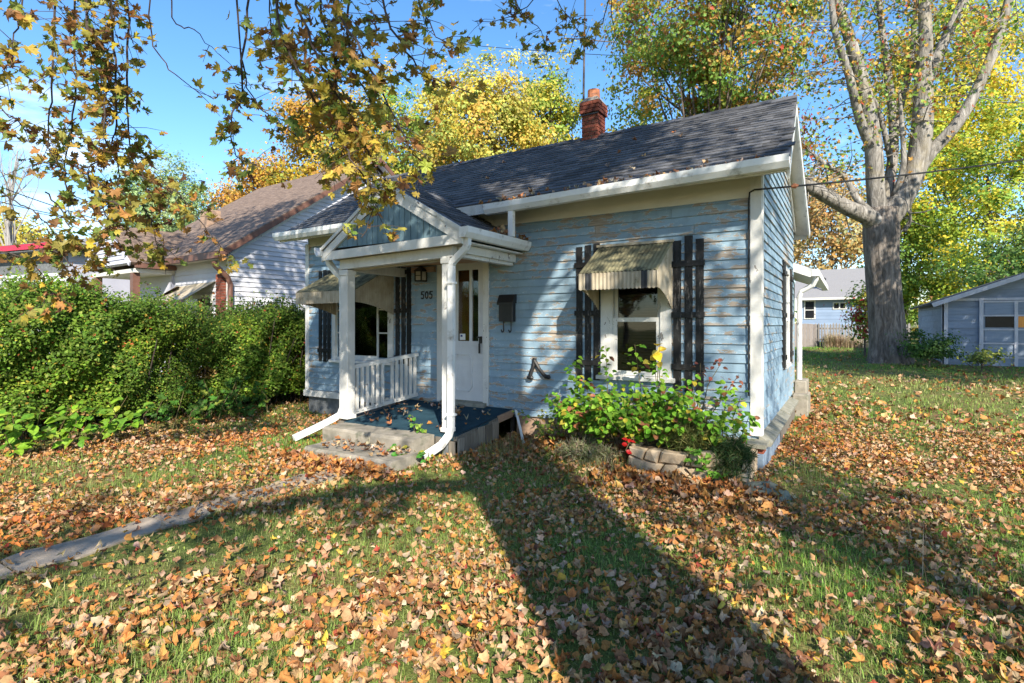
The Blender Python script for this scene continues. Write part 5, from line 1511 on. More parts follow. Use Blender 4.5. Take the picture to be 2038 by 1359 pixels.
# loose shoots standing above the hedge
mb = MB(); SP, SN = [], []
for i in range(130):
    y = hr.uniform(-6, 3.2); x = hr.uniform(-9.6, -8.6)
    a = Vector((x, y, 1.52 - .055 * y)); b = a + Vector((hr.normal(0, .12), hr.normal(0, .12), hr.uniform(.22, .6)))
    mb.tube([a, b], [.005, .003], 4, caps=False)
    for k in range(22):
        p = a.lerp(b, hr.uniform(.2, 1.05)); SP.append(np.array(p) + hr.normal(0, .045, 3)); SN.append(hr.normal(0, 1, 3) + np.array([.3, -.2, .5]))
mb.build('shoots', M['stem'], hedge)['kind'] = 'stuff'
SP, SN = np.array(SP), np.array(SN); n = len(SP)
V, T, C = leaves(T_OVAL, SP, SN, hr.uniform(.035, .065, n), palette(hr, n, [(4, (.09, .17, .03)), (2, (.15, .24, .05)), (.3, (.4, .3, .06)), (.2, (.35, .12, .04))]), hr)
o = np_mesh('shoot_leaves', V, T, M['leaf'], C, hedge); o['kind'] = 'stuff'

LM_OVAL = leaf_meshes(T_OVAL, M['leaf_piece'], 'leaf')
LM_MAPLE = leaf_meshes(T_MAPLE, M['leaf_piece'], 'leaf')

def leafy_plant(name, label, cat, stems, leaf_size, pal, seed, per=10, meshes=None, droop=.5, spread=.09, limit=300, stemr=.006, templates=None, start=.25):
    """stems as tapering tubes with leaves along them; leaves are pieces up to the limit"""
    rg = np.random.default_rng(seed)
    root = thing(name, label, cat, tuple(stems[0][0]))
    mb = MB(); P, N, S = [], [], []
    for st in stems:
        a, b = Vector(st[0]), Vector(st[1])
        m_ = a.lerp(b, .5) + Vector((rg.normal(0, .04), rg.normal(0, .04), .06))
        mb.tube([a, m_, b], [stemr, stemr * .8, stemr * .4], 5, caps=False)
        for k in range(per):
            t_ = start + (1 - start) * (k + rg.uniform(0, 1)) / per
            p = a.lerp(m_, t_ * 2) if t_ < .5 else m_.lerp(b, t_ * 2 - 1)
            d = np.array([rg.normal(0, 1), rg.normal(-.35, 1), rg.normal(.1, .5)]); d /= np.linalg.norm(d)
            P.append(np.array(p) + d * rg.uniform(.01, spread)); S.append(d + np.array([0, 0, -droop]))
            N.append(np.array([rg.normal(.25, .35), rg.normal(-.5, .35), 1.0]))
    mb.build('stems', M['stem'], root)
    P, N, S = np.array(P), np.array(N), np.array(S); n = len(P)
    siz = rg.uniform(leaf_size[0], leaf_size[1], n); col = palette(rg, n, pal, .17)
    # local x = spin axis; leaf grows along local y, so turn it
    spin = np.cross(S, N)
    order = rg.permutation(n)
    a, b = order[:limit], order[limit:]
    leaf_objects(meshes or LM_OVAL, P[a], N[a], siz[a], col[a], root, rg, 'leaf', spin[a])
    if len(b):
        V, T, C = leaves(templates or T_OVAL, P[b], N[b], siz[b], col[b], rg, spin[b])
        o = np_mesh('leaf_mass', V, T, M['leaf'], C, root); o['kind'] = 'stuff'
    return root
pr_ = random.Random(71)
GREENP = [(5, (.20, .40, .035)), (3, (.13, .29, .03)), (2, (.31, .45, .06)), (.6, (.5, .42, .05)), (.9, (.36, .14, .07))]
# big shrub in the planter
st = []
for i in range(78):
    a = (pr_.uniform(-2.0, -.15), pr_.uniform(-.7, -.2), .2)
    st.append((a, (a[0] + pr_.gauss(0, .24), a[1] + pr_.uniform(-.36, .08), pr_.uniform(.38, .88))))
for b in ((-2.0, -.45, 1.15), (-1.6, -.4, 1.33), (-1.25, -.4, 1.35), (-1.85, -.5, .95), (-.95, -.5, 1.15), (-.6, -.45, 1.02), (-.25, -.45, .95), (-.1, -.55, .85)):
    st.append(((b[0] * .9 - .1, -.35, .25), b))
leafy_plant('planter_shrub', 'sprawling bright green shrub in the stone planter under the right window', 'shrub', st, (.048, .092), GREENP, 72, per=34, limit=300, start=.35)
leafy_plant('yellow_leaf_sprig', 'sprig of large yellow leaves standing before the right window casing', 'shrub', [((-.95, -.4, .5), (-.93, -.5, 1.36)), ((-.97, -.38, .6), (-1.0, -.5, 1.28))], (.10, .15), [(3, (.65, .45, .04)), (1, (.45, .38, .06))], 73, per=4, start=.75)
leafy_plant('red_leaf_sprig', 'small sprig of vivid red leaves hanging over the planter edge', 'shrub', [((-1.12, -.8, .36), (-1.15, -.98, .26))], (.055, .08), [(1, (.55, .01, .012)), (.5, (.42, .012, .01))], 74, per=6, spread=.035, start=.4)
leafy_plant('dry_sprig', 'bare brown sprig with curled dead leaves right of the shutter', 'shrub', [((-.55, -.35, .5), (-.30, -.3, 1.22)), ((-.6, -.35, .5), (-.55, -.3, 1.15)), ((-.5, -.35, .5), (-.15, -.35, 1.05))], (.04, .07), [(1, (.2, .06, .04)), (1, (.3, .12, .07))], 75, per=9, start=.6, droop=1.2)
st = []
for i in range(26):
    a = (pr_.uniform(-2.5, -1.7), pr_.uniform(-.6, -.15), .12)
    st.append((a, (a[0] + pr_.gauss(0, .2), a[1] + pr_.uniform(-.3, .05), pr_.uniform(.35, .62))))
leafy_plant('yellowing_shrub', 'low yellowing leafy shrub between the porch and the stone planter', 'shrub', st, (.035, .065), [(3, (.33, .35, .07)), (3, (.2, .3, .05)), (2, (.45, .35, .08)), (1, (.35, .2, .08))], 76, per=14, start=.2)
def conifer(name, label, c, r, n, seed, pal):
    rg = np.random.default_rng(seed)
    root = thing(name, label, 'shrub', (c[0], c[1], .1))
    d = rg.normal(size=(n, 3)); d /= np.linalg.norm(d, axis=1, keepdims=True)
    rad = rg.uniform(.35, 1, n) ** .6
    k = 1 + .22 * np.sin(d[:, 0] * 5 + 1) * np.sin(d[:, 1] * 6) + .15 * np.sin(d[:, 2] * 7)
    p = np.array(c) + d * np.array(r) * (rad * k)[:, None]
    p = p[p[:, 2] > .03]; d = d[:len(p)]
    n = len(p)
    blade = [(np.array([(-.05, 0, 0), (.05, 0, 0), (.03, .6, .03), (0, 1, 0), (-.03, .6, .03)], dtype=float), np.array([(0, 1, 2), (0, 2, 4), (4, 2, 3)], dtype=np.int32))]
    V, T, C = leaves(blade, p, rg.normal(size=(n, 3)), rg.uniform(.05, .11, n), palette(rg, n, pal, .2), rg)
    o = np_mesh('needles', V, T, M['leaf'], C, root); o['kind'] = 'stuff'
    mb = MB()
    for i in range(14):
        e = np.array(c) + rg.normal(0, .6, 3) * np.array(r) * .6
        mb.tube([(c[0], c[1], .05), tuple(e)], [.01, .004], 5, caps=False)
    mb.build('stems', M['stem'], root)
conifer('juniper', 'olive feathery juniper in the middle of the stone planter', (-.58, -.66, .46), (.28, .22, .18), 3800, 81, [(3, (.16, .19, .05)), (2, (.28, .27, .09)), (1, (.10, .14, .04))])
conifer('dark_juniper', 'dark green juniper spilling over the right end of the planter', (-.12, -.86, .30), (.18, .16, .2), 2600, 82, [(3, (.06, .11, .035)), (2, (.1, .15, .05)), (.6, (.2, .2, .08))])
conifer('heather_tuft', 'grey green wiry tuft at the left end of the planter', (-1.66, -.8, .14), (.36, .2, .13), 3200, 83, [(3, (.28, .28, .17)), (2, (.2, .25, .09)), (2, (.34, .27, .19))])
leafy_plant('ivy_weed', 'small bright green ivy weed clinging to the planter stones', 'weed', [((-.5, -.9, .15), (-.42, -.96, .36)), ((-.45, -.9, .1), (-.28, -.98, .3)), ((-.3, -.9, .1), (-.2, -1.0, .12))], (.05, .08), [(1, (.13, .32, .03)), (1, (.2, .38, .05))], 84, per=9, spread=.05, meshes=LM_MAPLE, start=.1)
leafy_plant('porch_weed', 'small drooping green weed growing at the porch edge', 'weed', [((-3.72, -1.34, .25), (-3.70, -1.4, .47)), ((-3.72, -1.34, .25), (-3.62, -1.42, .35)), ((-3.7, -1.36, .25), (-3.6, -1.44, .22))], (.045, .075), [(2, (.14, .28, .04)), (1, (.3, .36, .07))], 85, per=8, spread=.04, droop=1.3, start=.3)
leafy_plant('downspout_weed', 'low dark green weed around the right downspout outlet', 'weed', [((-3.42, -1.7, .03), (-3.6, -1.85, .14)), ((-3.3, -1.75, .03), (-3.4, -1.95, .12)), ((-3.2, -1.7, .03), (-3.15, -1.85, .16)), ((-3.35, -1.65, .03), (-3.52, -1.72, .18))], (.05, .09), [(3, (.06, .2, .03)), (1, (.16, .28, .05)), (.6, (.4, .34, .05))], 86, per=8, spread=.07, start=.1)
leafy_plant('hedge_sapling', 'thin leafy sapling against the neighbour wall at the hedge end', 'sapling', [((-8.5, 1.2, 1.2), (-8.4, 1.2, 2.75)), ((-8.5, 1.2, 1.6), (-8.2, 1.1, 2.4)), ((-8.5, 1.2, 1.5), (-8.75, 1.2, 2.5)), ((-8.45, 1.2, 1.8), (-8.25, 1.3, 2.65))], (.06, .10), [(3, (.10, .24, .04)), (1, (.18, .3, .06))], 87, per=26, spread=.16)
st = []
for i in range(30):
    a = (pr_.uniform(-8.1, -7.3), pr_.uniform(-4.3, -2.7), .03)
    st.append((a, (a[0] + pr_.uniform(.05, .45), a[1] + pr_.uniform(-.2, .2), pr_.uniform(.15, .62))))
leafy_plant('hydrangea', 'large leaved bright green plant at the foot of the hedge, far left', 'shrub', st, (.09, .16), [(4, (.20, .36, .03)), (2, (.13, .28, .03)), (1, (.34, .42, .05))], 88, per=7, spread=.1, start=.3)
st = []
for i in range(24):
    a = (pr_.uniform(-8.0, -7.6), pr_.uniform(-2.4, -.6), .03)
    st.append((a, (a[0] + pr_.uniform(-.1, .3), a[1] + pr_.uniform(-.2, .2), pr_.uniform(.15, .75))))
leafy_plant('grape_vine', 'mid green vine with broad leaves along the foot of the hedge', 'vine', st, (.08, .14), [(4, (.07, .17, .025)), (2, (.05, .12, .02)), (.5, (.25, .3, .05))], 89, per=6, spread=.1, start=.2, meshes=LM_MAPLE)

# dead stick in the grass
t = tag(MB().tube([at(1868, 1318, 2.62) * 1, at(1925, 1285, 2.72), at(1980, 1300, 2.68), at(2042, 1322, 2.6)], [.006, .012, .011, .007], 6).build('fallen_branch', M['dead_stick']), 'grey dead branch lying in the grass at the lower right', 'branch')
for v in t.data.vertices: v.co.z = gz(v.co.x, v.co.y) + .045 + (v.co.z - .06) * .25

# ------------------------------------------------------------------ trees
def limb_path(a, b, rg, bend=.12, n=6, up=.0):
    a, b = Vector(a), Vector(b); L = (b - a).length
    o1 = Vector(rg.normal(0, bend * L * .5, 3)); o2 = Vector(rg.normal(0, bend * L * .5, 3))
    pts = []
    for i in range(n + 1):
        t_ = i / n
        pts.append(a.lerp(b, t_) + o1 * math.sin(math.pi * t_) + o2 * math.sin(2 * math.pi * t_) * .5 + Vector((0, 0, up * L * t_ * (1 - t_))))
    return pts
def taper(r0, r1, n):
    return [r0 + (r1 - r0) * (i / n) for i in range(n + 1)]

def crown_tree(name, label, base, centre, radii, n_cl, per, leaf, pal, seed, trunk_r=.16, cl_r=.55, bark='bark_dark', templates=None, group=None, ragged=.28, shell=.45, limbs=34, tint=None):
    rg = np.random.default_rng(seed)
    z0 = gz(base[0], base[1])
    root = thing(name, label, 'tree', (base[0], base[1], z0), group)
    c = np.array(centre); r = np.array(radii)
    d = rg.normal(size=(n_cl, 3)); d /= np.linalg.norm(d, axis=1, keepdims=True)
    ph = rg.uniform(0, 6, 4)
    lump = 1 + ragged * np.sin(d[:, 0] * 3.1 + ph[0]) * np.sin(d[:, 2] * 3.7 + ph[1]) + ragged * .6 * np.sin(d[:, 1] * 5 + d[:, 2] * 4 + ph[2]) + rg.normal(0, .08, n_cl)
    rad = rg.uniform(shell, 1, n_cl) ** .7 * lump
    cl = c + d * r * rad[:, None]
    n = n_cl * per
    idx = np.repeat(np.arange(n_cl), per)
    off = rg.normal(size=(n, 3)) * np.array([cl_r, cl_r, cl_r * .62]) * rg.uniform(.5, 1.3, (n_cl, 1))[idx]
    pos = cl[idx] + off
    loc = off / (np.linalg.norm(off, axis=1, keepdims=True) + 1e-6)
    nrm = rg.normal(size=(n, 3)) * .38 + loc * .9 + d[idx] * .5 + np.array([.1, -.15, .35])
    cc = palette(rg, n_cl, pal, .14)
    col = cc[idx] * (1 + rg.normal(0, .16, (n, 1)))
    swap = rg.uniform(size=n) < .25
    col[swap] = palette(rg, int(swap.sum()), pal, .14)
    ok = pos[:, 2] > z0 + .3
    V, T, C = leaves(templates or T_DIAM, pos[ok], nrm[ok], rg.uniform(leaf[0], leaf[1], int(ok.sum())), np.clip(col[ok], .004, .9), rg)
    o = np_mesh('crown', V, T, M['leaf_far'], C, root); o['kind'] = 'stuff'
    mb = MB()
    top = Vector((c[0], c[1], c[2] + r[2] * .35))
    b0 = Vector((base[0], base[1], z0 - .2))
    tp = limb_path(b0, top, rg, .03, 9)
    mb.tube(tp, taper(trunk_r * 1.15, trunk_r * .3, 9), 9)
    pick = rg.choice(n_cl, min(limbs, n_cl), replace=False)
    for i in pick:
        f = rg.uniform(.35, .9)
        s = tp[int(f * 9)]
        if s.z > cl[i][2] + .4: s = tp[max(1, int(f * 9) - 3)]
        lp = limb_path(s, cl[i], rg, .10, 5)
        mb.tube(lp, taper(trunk_r * (.42 - .25 * f), .012, 5), 5, caps=False)
    mb.build('trunk', M[bark], root)
    return root
def P3(px, py, d):
    p = at(px, py, d); return (p.x, p.y, p.z)

YEL = [(4, (.70, .54, .09)), (3, (.60, .55, .13)), (3, (.42, .48, .10)), (1, (.62, .38, .08))]
YEG = [(3, (0.61, 0.537, 0.073)), (3, (0.366, 0.464, 0.073)), (2, (0.207, 0.342, 0.061)), (1, (0.732, 0.512, 0.061))]
ORG = [(4, (0.634, 0.329, 0.061)), (3, (0.708, 0.464, 0.073)), (2, (0.464, 0.244, 0.085)), (1, (0.366, 0.366, 0.085))]
GRN = [(4, (.11, .21, .05)), (3, (.17, .28, .06)), (1, (.3, .34, .08))]
PAL = [(4, (0.268, 0.39, 0.159)), (3, (0.366, 0.464, 0.195)), (1, (0.464, 0.464, 0.183)), (1, (0.171, 0.293, 0.098))]
MIXD = [(4, (0.195, 0.329, 0.061)), (3, (0.317, 0.403, 0.073)), (2.2, (0.61, 0.366, 0.073)), (1.6, (0.512, 0.244, 0.073)), (0.5, (0.549, 0.11, 0.061)), (1.2, (0.61, 0.488, 0.085))]
BACK = 'trees behind the house'
def tr(name, label, px, py, d, w, h, n_cl, per, leaf, pal, seed, **k):
    c = P3(px, py, d)
    s = d / 1089
    return crown_tree(name, label, (c[0], c[1]), c, (w * s / 2, w * s / 2, h * s / 2), n_cl, per, leaf, pal, seed, **k)
tr('yellow_tree', 'bright yellow tree behind the middle of the blue roof', 960, 260, 24, 250, 270, 230, 120, (.10, .19), YEL, 101, cl_r=.38, group=BACK)
tr('yellow_tree', 'narrow pale yellow tree just left of the chimney', 1095, 245, 26, 140, 250, 130, 110, (.10, .19), YEG, 102, cl_r=.34, group=BACK)
tr('green_tree', 'green and yellow tree behind the porch peak', 790, 320, 28, 230, 270, 160, 110, (.11, .2), YEG, 103, cl_r=.45, group=BACK)
tr('orange_tree', 'tall yellow orange tree above the brown neighbouring roof', 650, 300, 25, 190, 250, 150, 110, (.11, .2), [(3, (.58, .42, .05)), (2, (.55, .3, .05)), (1, (.3, .34, .07))], 104, cl_r=.42, group=BACK)
tr('orange_tree', 'small rusty orange tree above the brown roof ridge', 535, 370, 27, 110, 90, 60, 70, (.12, .2), ORG, 105, cl_r=.45, group=BACK)
tr('orange_tree', 'little orange treetop peeking over the brown roof', 462, 400, 30, 60, 60, 30, 60, (.12, .2), ORG, 106, cl_r=.4, group=BACK)
tr('pale_green_tree', 'round pale green tree beyond the neighbouring house', 325, 425, 34, 180, 190, 190, 110, (.11, .2), PAL, 107, cl_r=.55)
tr('yellow_tree', 'distant yellow treetop at the far left edge', 20, 470, 45, 110, 60, 50, 60, (.2, .35), YEL, 108, cl_r=.8)
tr('maple_tree', 'large green and orange maple right of the chimney', 1410, 80, 22, 470, 470, 300, 110, (.11, .19), MIXD, 109, cl_r=.4, trunk_r=.22, limbs=60, shell=.4, templates=T_DIAM + [T_MAPLE_S[0]])
tr('yellow_maple', 'golden yellow tree behind the big grey trunk, upper right', 1905, 170, 46, 270, 420, 230, 110, (.19, .34), [(5, (.75, .56, .05)), (3, (.6, .56, .07)), (2, (.36, .46, .06))], 110, cl_r=.8, trunk_r=.28)
tr('lime_maple', 'broad yellow green maple above the blue garage', 1965, 420, 40, 330, 400, 330, 120, (.16, .29), [(4, (.44, .52, .06)), (3, (.26, .40, .05)), (4, (.70, .56, .05)), (1.2, (.14, .25, .04))], 111, cl_r=.7, trunk_r=.28)
tr('green_maple', 'green tree right behind the big grey trunk beside the garage', 1800, 520, 44, 150, 330, 150, 110, (.17, .3), [(4, (.26, .42, .06)), (3, (.45, .5, .07)), (2, (.16, .28, .05))], 112, cl_r=.75)
tr('orange_tree', 'pale orange thinning tree above the far blue house', 1650, 450, 44, 200, 220, 150, 70, (.2, .34), [(4, (.62, .40, .14)), (3, (.55, .34, .12)), (2, (.5, .42, .22)), (1, (.35, .34, .14))], 113, cl_r=.85)
tr('dark_tree', 'dark leafy tree mass behind the garage roof', 2060, 560, 30, 260, 240, 110, 90, (.14, .24), GRN, 114, cl_r=.6)
tr('shrub_maple', 'small green maple sapling with red leaves left of the big trunk', 1722, 620, 20, 44, 120, 30, 60, (.08, .14), [(3, (.2, .34, .05)), (2, (.45, .4, .06)), (1.4, (.5, .06, .06))], 115, trunk_r=.04, cl_r=.25, limbs=12)
tr('garage_shrub', 'dark green shrub between the big trunk and the garage', 1850, 700, 16, 85, 95, 40, 90, (.06, .1), [(4, (.06, .13, .025)), (2, (.1, .19, .04))], 116, trunk_r=.03, cl_r=.2, limbs=12)
tr('garage_shrub', 'low leafy weed clump before the garage door', 1955, 722, 14.5, 60, 50, 18, 70, (.06, .1), [(3, (.14, .22, .05)), (1, (.34, .36, .07))], 117, trunk_r=.02, cl_r=.16, limbs=8)

# bare tree, far left
rg = np.random.default_rng(121)
b = at(10, 620, 22); z0 = gz(b.x, b.y)
bt = thing('bare_tree', 'leafless pale tree at the far left behind the hedge', 'tree', (b.x, b.y, z0))
mb = MB()
tipb = at(35, 300, 22)
tp = limb_path((b.x, b.y, z0 - .1), tipb, rg, .03, 8); mb.tube(tp, taper(.13, .02, 8), 7)
for i in range(26):
    s = tp[int(rg.integers(3, 8))]; e = at(rg.uniform(-30, 90), rg.uniform(290, 430), 22 + rg.normal(0, .8))
    lp = limb_path(s, e, rg, .08, 4); mb.tube(lp, taper(.035, .008, 4), 5, caps=False)
    for k in range(3):
        s2 = lp[int(rg.integers(2, 5))]; mb.tube([s2, s2 + Vector((rg.normal(0, .35), rg.normal(0, .3), rg.uniform(.2, .7)))], [.011, .005], 4, caps=False)
mb.build('trunk', M['fence'], bt)

# big silver maple beside the garage: trunk and limbs follow the photograph's outline at 17.5 m
def L(*pts): return [at(x, y, d) for x, y, d in pts]
def smooth_path(pts, k=4):
    P = [pts[0]] + list(pts) + [pts[-1]]
    out = []
    for i in range(1, len(P) - 2):
        for j in range(k):
            t_ = j / k
            a, b, c, d = P[i - 1], P[i], P[i + 1], P[i + 2]
            out.append(.5 * ((2 * b) + (c - a) * t_ + (2 * a - 5 * b + 4 * c - d) * t_ ** 2 + (3 * b - a - 3 * c + d) * t_ ** 3))
    out.append(pts[-1]); return out
def interp(r, n):
    return [float(np.interp(i / (n - 1) * (len(r) - 1), range(len(r)), r)) for i in range(n)]
sm_base = at(1770, 720, 17.5)
sm = thing('silver_maple', 'massive grey trunked silver maple with forking limbs beside the garage', 'tree', tuple(sm_base))
mb = MB()
def ribbed(mb, pts, rad, n=64, seed=0, amp=.05):
    rg = np.random.default_rng(seed); ph = rg.uniform(0, 6, 5)
    base = len(mb.v)
    for i, p in enumerate(pts):
        f = i / (len(pts) - 1)
        for k in range(n):
            a = 2 * math.pi * k / n
            w = 1 + amp * (math.sin(3 * a + ph[0] + f) + .7 * math.sin(5 * a + ph[1] - f * 2)) + (.26 * max(0, 1 - f * 4)) * math.sin(4 * a + ph[2]) + .018 * math.sin(15 * a + ph[3] + 2 * math.sin(f * 9)) + .012 * math.sin(27 * a + ph[4] - 3 * math.sin(f * 7 + 1))
            mb.v.append((p.x + math.cos(a) * rad[i] * w, p.y + math.sin(a) * rad[i] * w, p.z))
    for i in range(len(pts) - 1):
        for k in range(n):
            j = (k + 1) % n
            mb.f.append((base + i * n + k, base + i * n + j, base + (i + 1) * n + j, base + (i + 1) * n + k))
ribbed(mb, smooth_path(L((1775, 745, 17.5), (1772, 712, 17.5), (1766, 670, 17.5), (1760, 600, 17.5), (1754, 520, 17.5), (1752, 460, 17.5), (1756, 415, 17.5))), interp([.80, .62, .50, .46, .46, .50, .44], 25), seed=3)
mb.build('trunk', M['bark_trunk'], sm, smooth=True)
mb = MB()
sm_limbs = [
    (L((1752, 452, 17.5), (1725, 430, 17.3), (1690, 415, 17.1), (1650, 393, 16.9), (1605, 368, 16.6), (1560, 345, 16.4)), [.36, .25, .22, .2, .18, .13]),
    (L((1750, 440, 17.5), (1742, 370, 17.4), (1738, 290, 17.3), (1722, 190, 17.2), (1695, 90, 17.1), (1665, 0, 17), (1640, -90, 17)), [.27, .25, .24, .2, .16, .13, .1]),
    (L((1765, 440, 17.5), (1800, 385, 17.4), (1826, 320, 17.3), (1836, 240, 17.2), (1838, 150, 17.2), (1842, 70, 17.1), (1835, -60, 17)), [.34, .32, .30, .28, .23, .18, .13]),
    (L((1836, 180, 17.2), (1858, 130, 17.1), (1885, 70, 17), (1918, 0, 16.9), (1945, -70, 16.8)), [.20, .15, .14, .12, .1]),
    (L((1822, 345, 17.3), (1855, 300, 17.2), (1905, 245, 17), (1948, 170, 16.9), (1985, 80, 16.8), (2012, -20, 16.7), (2025, -100, 16.6)), [.22, .18, .16, .14, .13, .11, .09]),
    (L((1758, 420, 17.6), (1775, 330, 17.7), (1778, 240, 17.8), (1765, 130, 17.9), (1752, 30, 18), (1745, -80, 18)), [.2, .15, .13, .11, .09, .07]),
    (L((1775, 300, 17.7), (1790, 220, 17.8), (1812, 130, 17.9), (1822, 30, 18), (1830, -70, 18)), [.12, .1, .09, .08, .06]),
    (L((1738, 300, 17.3), (1712, 240, 17), (1690, 150, 16.7), (1662, 60, 16.4), (1650, -60, 16.2)), [.16, .13, .11, .09, .06]),
    (L((1775, 330, 17.6), (1762, 270, 17.4), (1740, 200, 17.2), (1700, 175, 17)), [.1, .08, .06, .04]),
    (L((1735, 425, 17.3), (1705, 395, 17.4), (1680, 350, 17.5), (1640, 325, 17.5), (1612, 300, 17.6)), [.12, .1, .08, .06, .04]),
    (L((1780, 390, 17.4), (1798, 330, 17.1), (1795, 250, 17), (1790, 180, 17)), [.1, .08, .06, .04]),
    (L((1800, 460, 17.4), (1812, 440, 17.2), (1810, 420, 17)), [.06, .04, .02])]
for p, r in sm_limbs:
    sp = smooth_path(p); mb.tube(sp, [v * 1.05 for v in interp(r, len(sp))], 14, caps=True)
mb.build('limbs', M['bark'], sm, smooth=True)
tw = MB(); LP = []
rg = np.random.default_rng(131)
for p, r in sm_limbs:
    for i in range(30 if len(p) > 4 else 8):
        f = rg.uniform(.45, 1)
        k = f * (len(p) - 1); a = p[int(min(k, len(p) - 2))].lerp(p[int(min(k, len(p) - 2)) + 1], k % 1)
        e = a + Vector((rg.normal(-.25, .9), rg.normal(0, .9), rg.normal(-.1, .8)))
        lp = limb_path(a, e, rg, .12, 4); tw.tube(lp, taper(.022, .005, 4), 5, caps=False)
        for q_ in lp[2:]:
            LP.append(q_)
tw.build('twigs', M['bark'], sm)
LP = np.array([tuple(v) for v in LP if v.z > 6.2])
idx = rg.integers(0, len(LP), 5200)
pos = LP[idx] + rg.normal(0, .24, (5200, 3))
V, T, C = leaves([T_MAPLE_S[0], T_MAPLE_S[2]], pos, rg.normal(0, 1, (5200, 3)) + np.array([.2, -.3, .6]), rg.uniform(.09, .16, 5200), palette(rg, 5200, MIXD), rg)
o = np_mesh('crown', V, T, M['leaf_far'], C, sm); o['kind'] = 'stuff'

# ------------------------------------------------------------------ street maple behind the camera: its trunk shades the lawn, its boughs hang into view
YM = Vector((3.62, -7.5, 0))
ym = thing('street_maple', 'maple whose drooping leafy boughs hang across the top of the view', 'tree', tuple(YM))
mb = MB()
tp = [YM + Vector((0, 0, z)) for z in (-.2, .3, 1, 2.5, 4, 6, 7.6, 8.5)]
ribbed(mb, smooth_path(tp), interp([.75, .66, .58, .54, .52, .51, .52, .45], 29), seed=5)
F = YM + Vector((0, 0, 6.7))
boughs = [
    ([F + Vector((0, 0, 1.3)), F + Vector((-.3, .1, 2.8)), F + Vector((-.7, .3, 4.4)), F + Vector((-1.1, .2, 6.5)), F + Vector((-1.6, 0, 9))], [.42, .34, .27, .18, .08]),
    ([F + Vector((0, 0, 1.2)), F + Vector((.85, .5, 2.6)), F + Vector((1.8, .9, 3.8)), F + Vector((2.6, 1.2, 5.6)), F + Vector((3.0, 1.4, 8.4))], [.40, .32, .27, .19, .08]),
    ([F + Vector((.9, .5, 2.7)), F + Vector((1.2, .6, 4.2)), F + Vector((1.3, .6, 6.4)), F + Vector((1.5, .7, 8.6))], [.22, .18, .13, .06]),
    ([F + Vector((-.2, 0, -.6)), F + Vector((-1.6, 1.1, .6)), F + Vector((-3.6, 2.2, 1.0)), F + Vector((-5.6, 3.4, .9)), F + Vector((-7.6, 4.4, .4))], [.24, .16, .13, .09, .04]),
    ([F + Vector((-1.6, 1.1, .6)), F + Vector((-3.6, .9, 1.4)), F + Vector((-5.6, .9, 1.2)), F + Vector((-8.2, 1.0, .5))], [.13, .1, .08, .04]),
    ([F + Vector((-.3, .2, -.2)), F + Vector((-.9, 2.4, .6)), F + Vector((-1.6, 4.6, .8)), F + Vector((-2.2, 6.2, .5))], [.16, .11, .08, .03]),
    ([F + Vector((.2, .2, -.3)), F + Vector((1.2, 1.8, .8)), F + Vector((1.9, 3.4, 1.2)), F + Vector((2.4, 4.6, 1.2))], [.14, .1, .07, .03]),
    ([F + Vector((0, -.2, 0)), F + Vector((.3, -2, 2.2)), F + Vector((.6, -3.6, 4))], [.25, .15, .06]),
    ([F + Vector((0, 0, -1.8)), F + Vector((-.2, -1.4, -1.1)), F + Vector((-.8, -2.7, -1.1)), F + Vector((-1.9, -3.6, -1.5))], [.16, .11, .08, .03])]  # last bough is unseen, added low to dapple the left foreground
paths = []
for p, r in boughs:
    sp = smooth_path(p, 5); paths.append(sp); mb.tube(sp, interp(r, len(sp)), 12)
mb.build('trunk', M['bark_dark'], ym, smooth=True)
AN = [v for s in paths[3:7] for v in s]
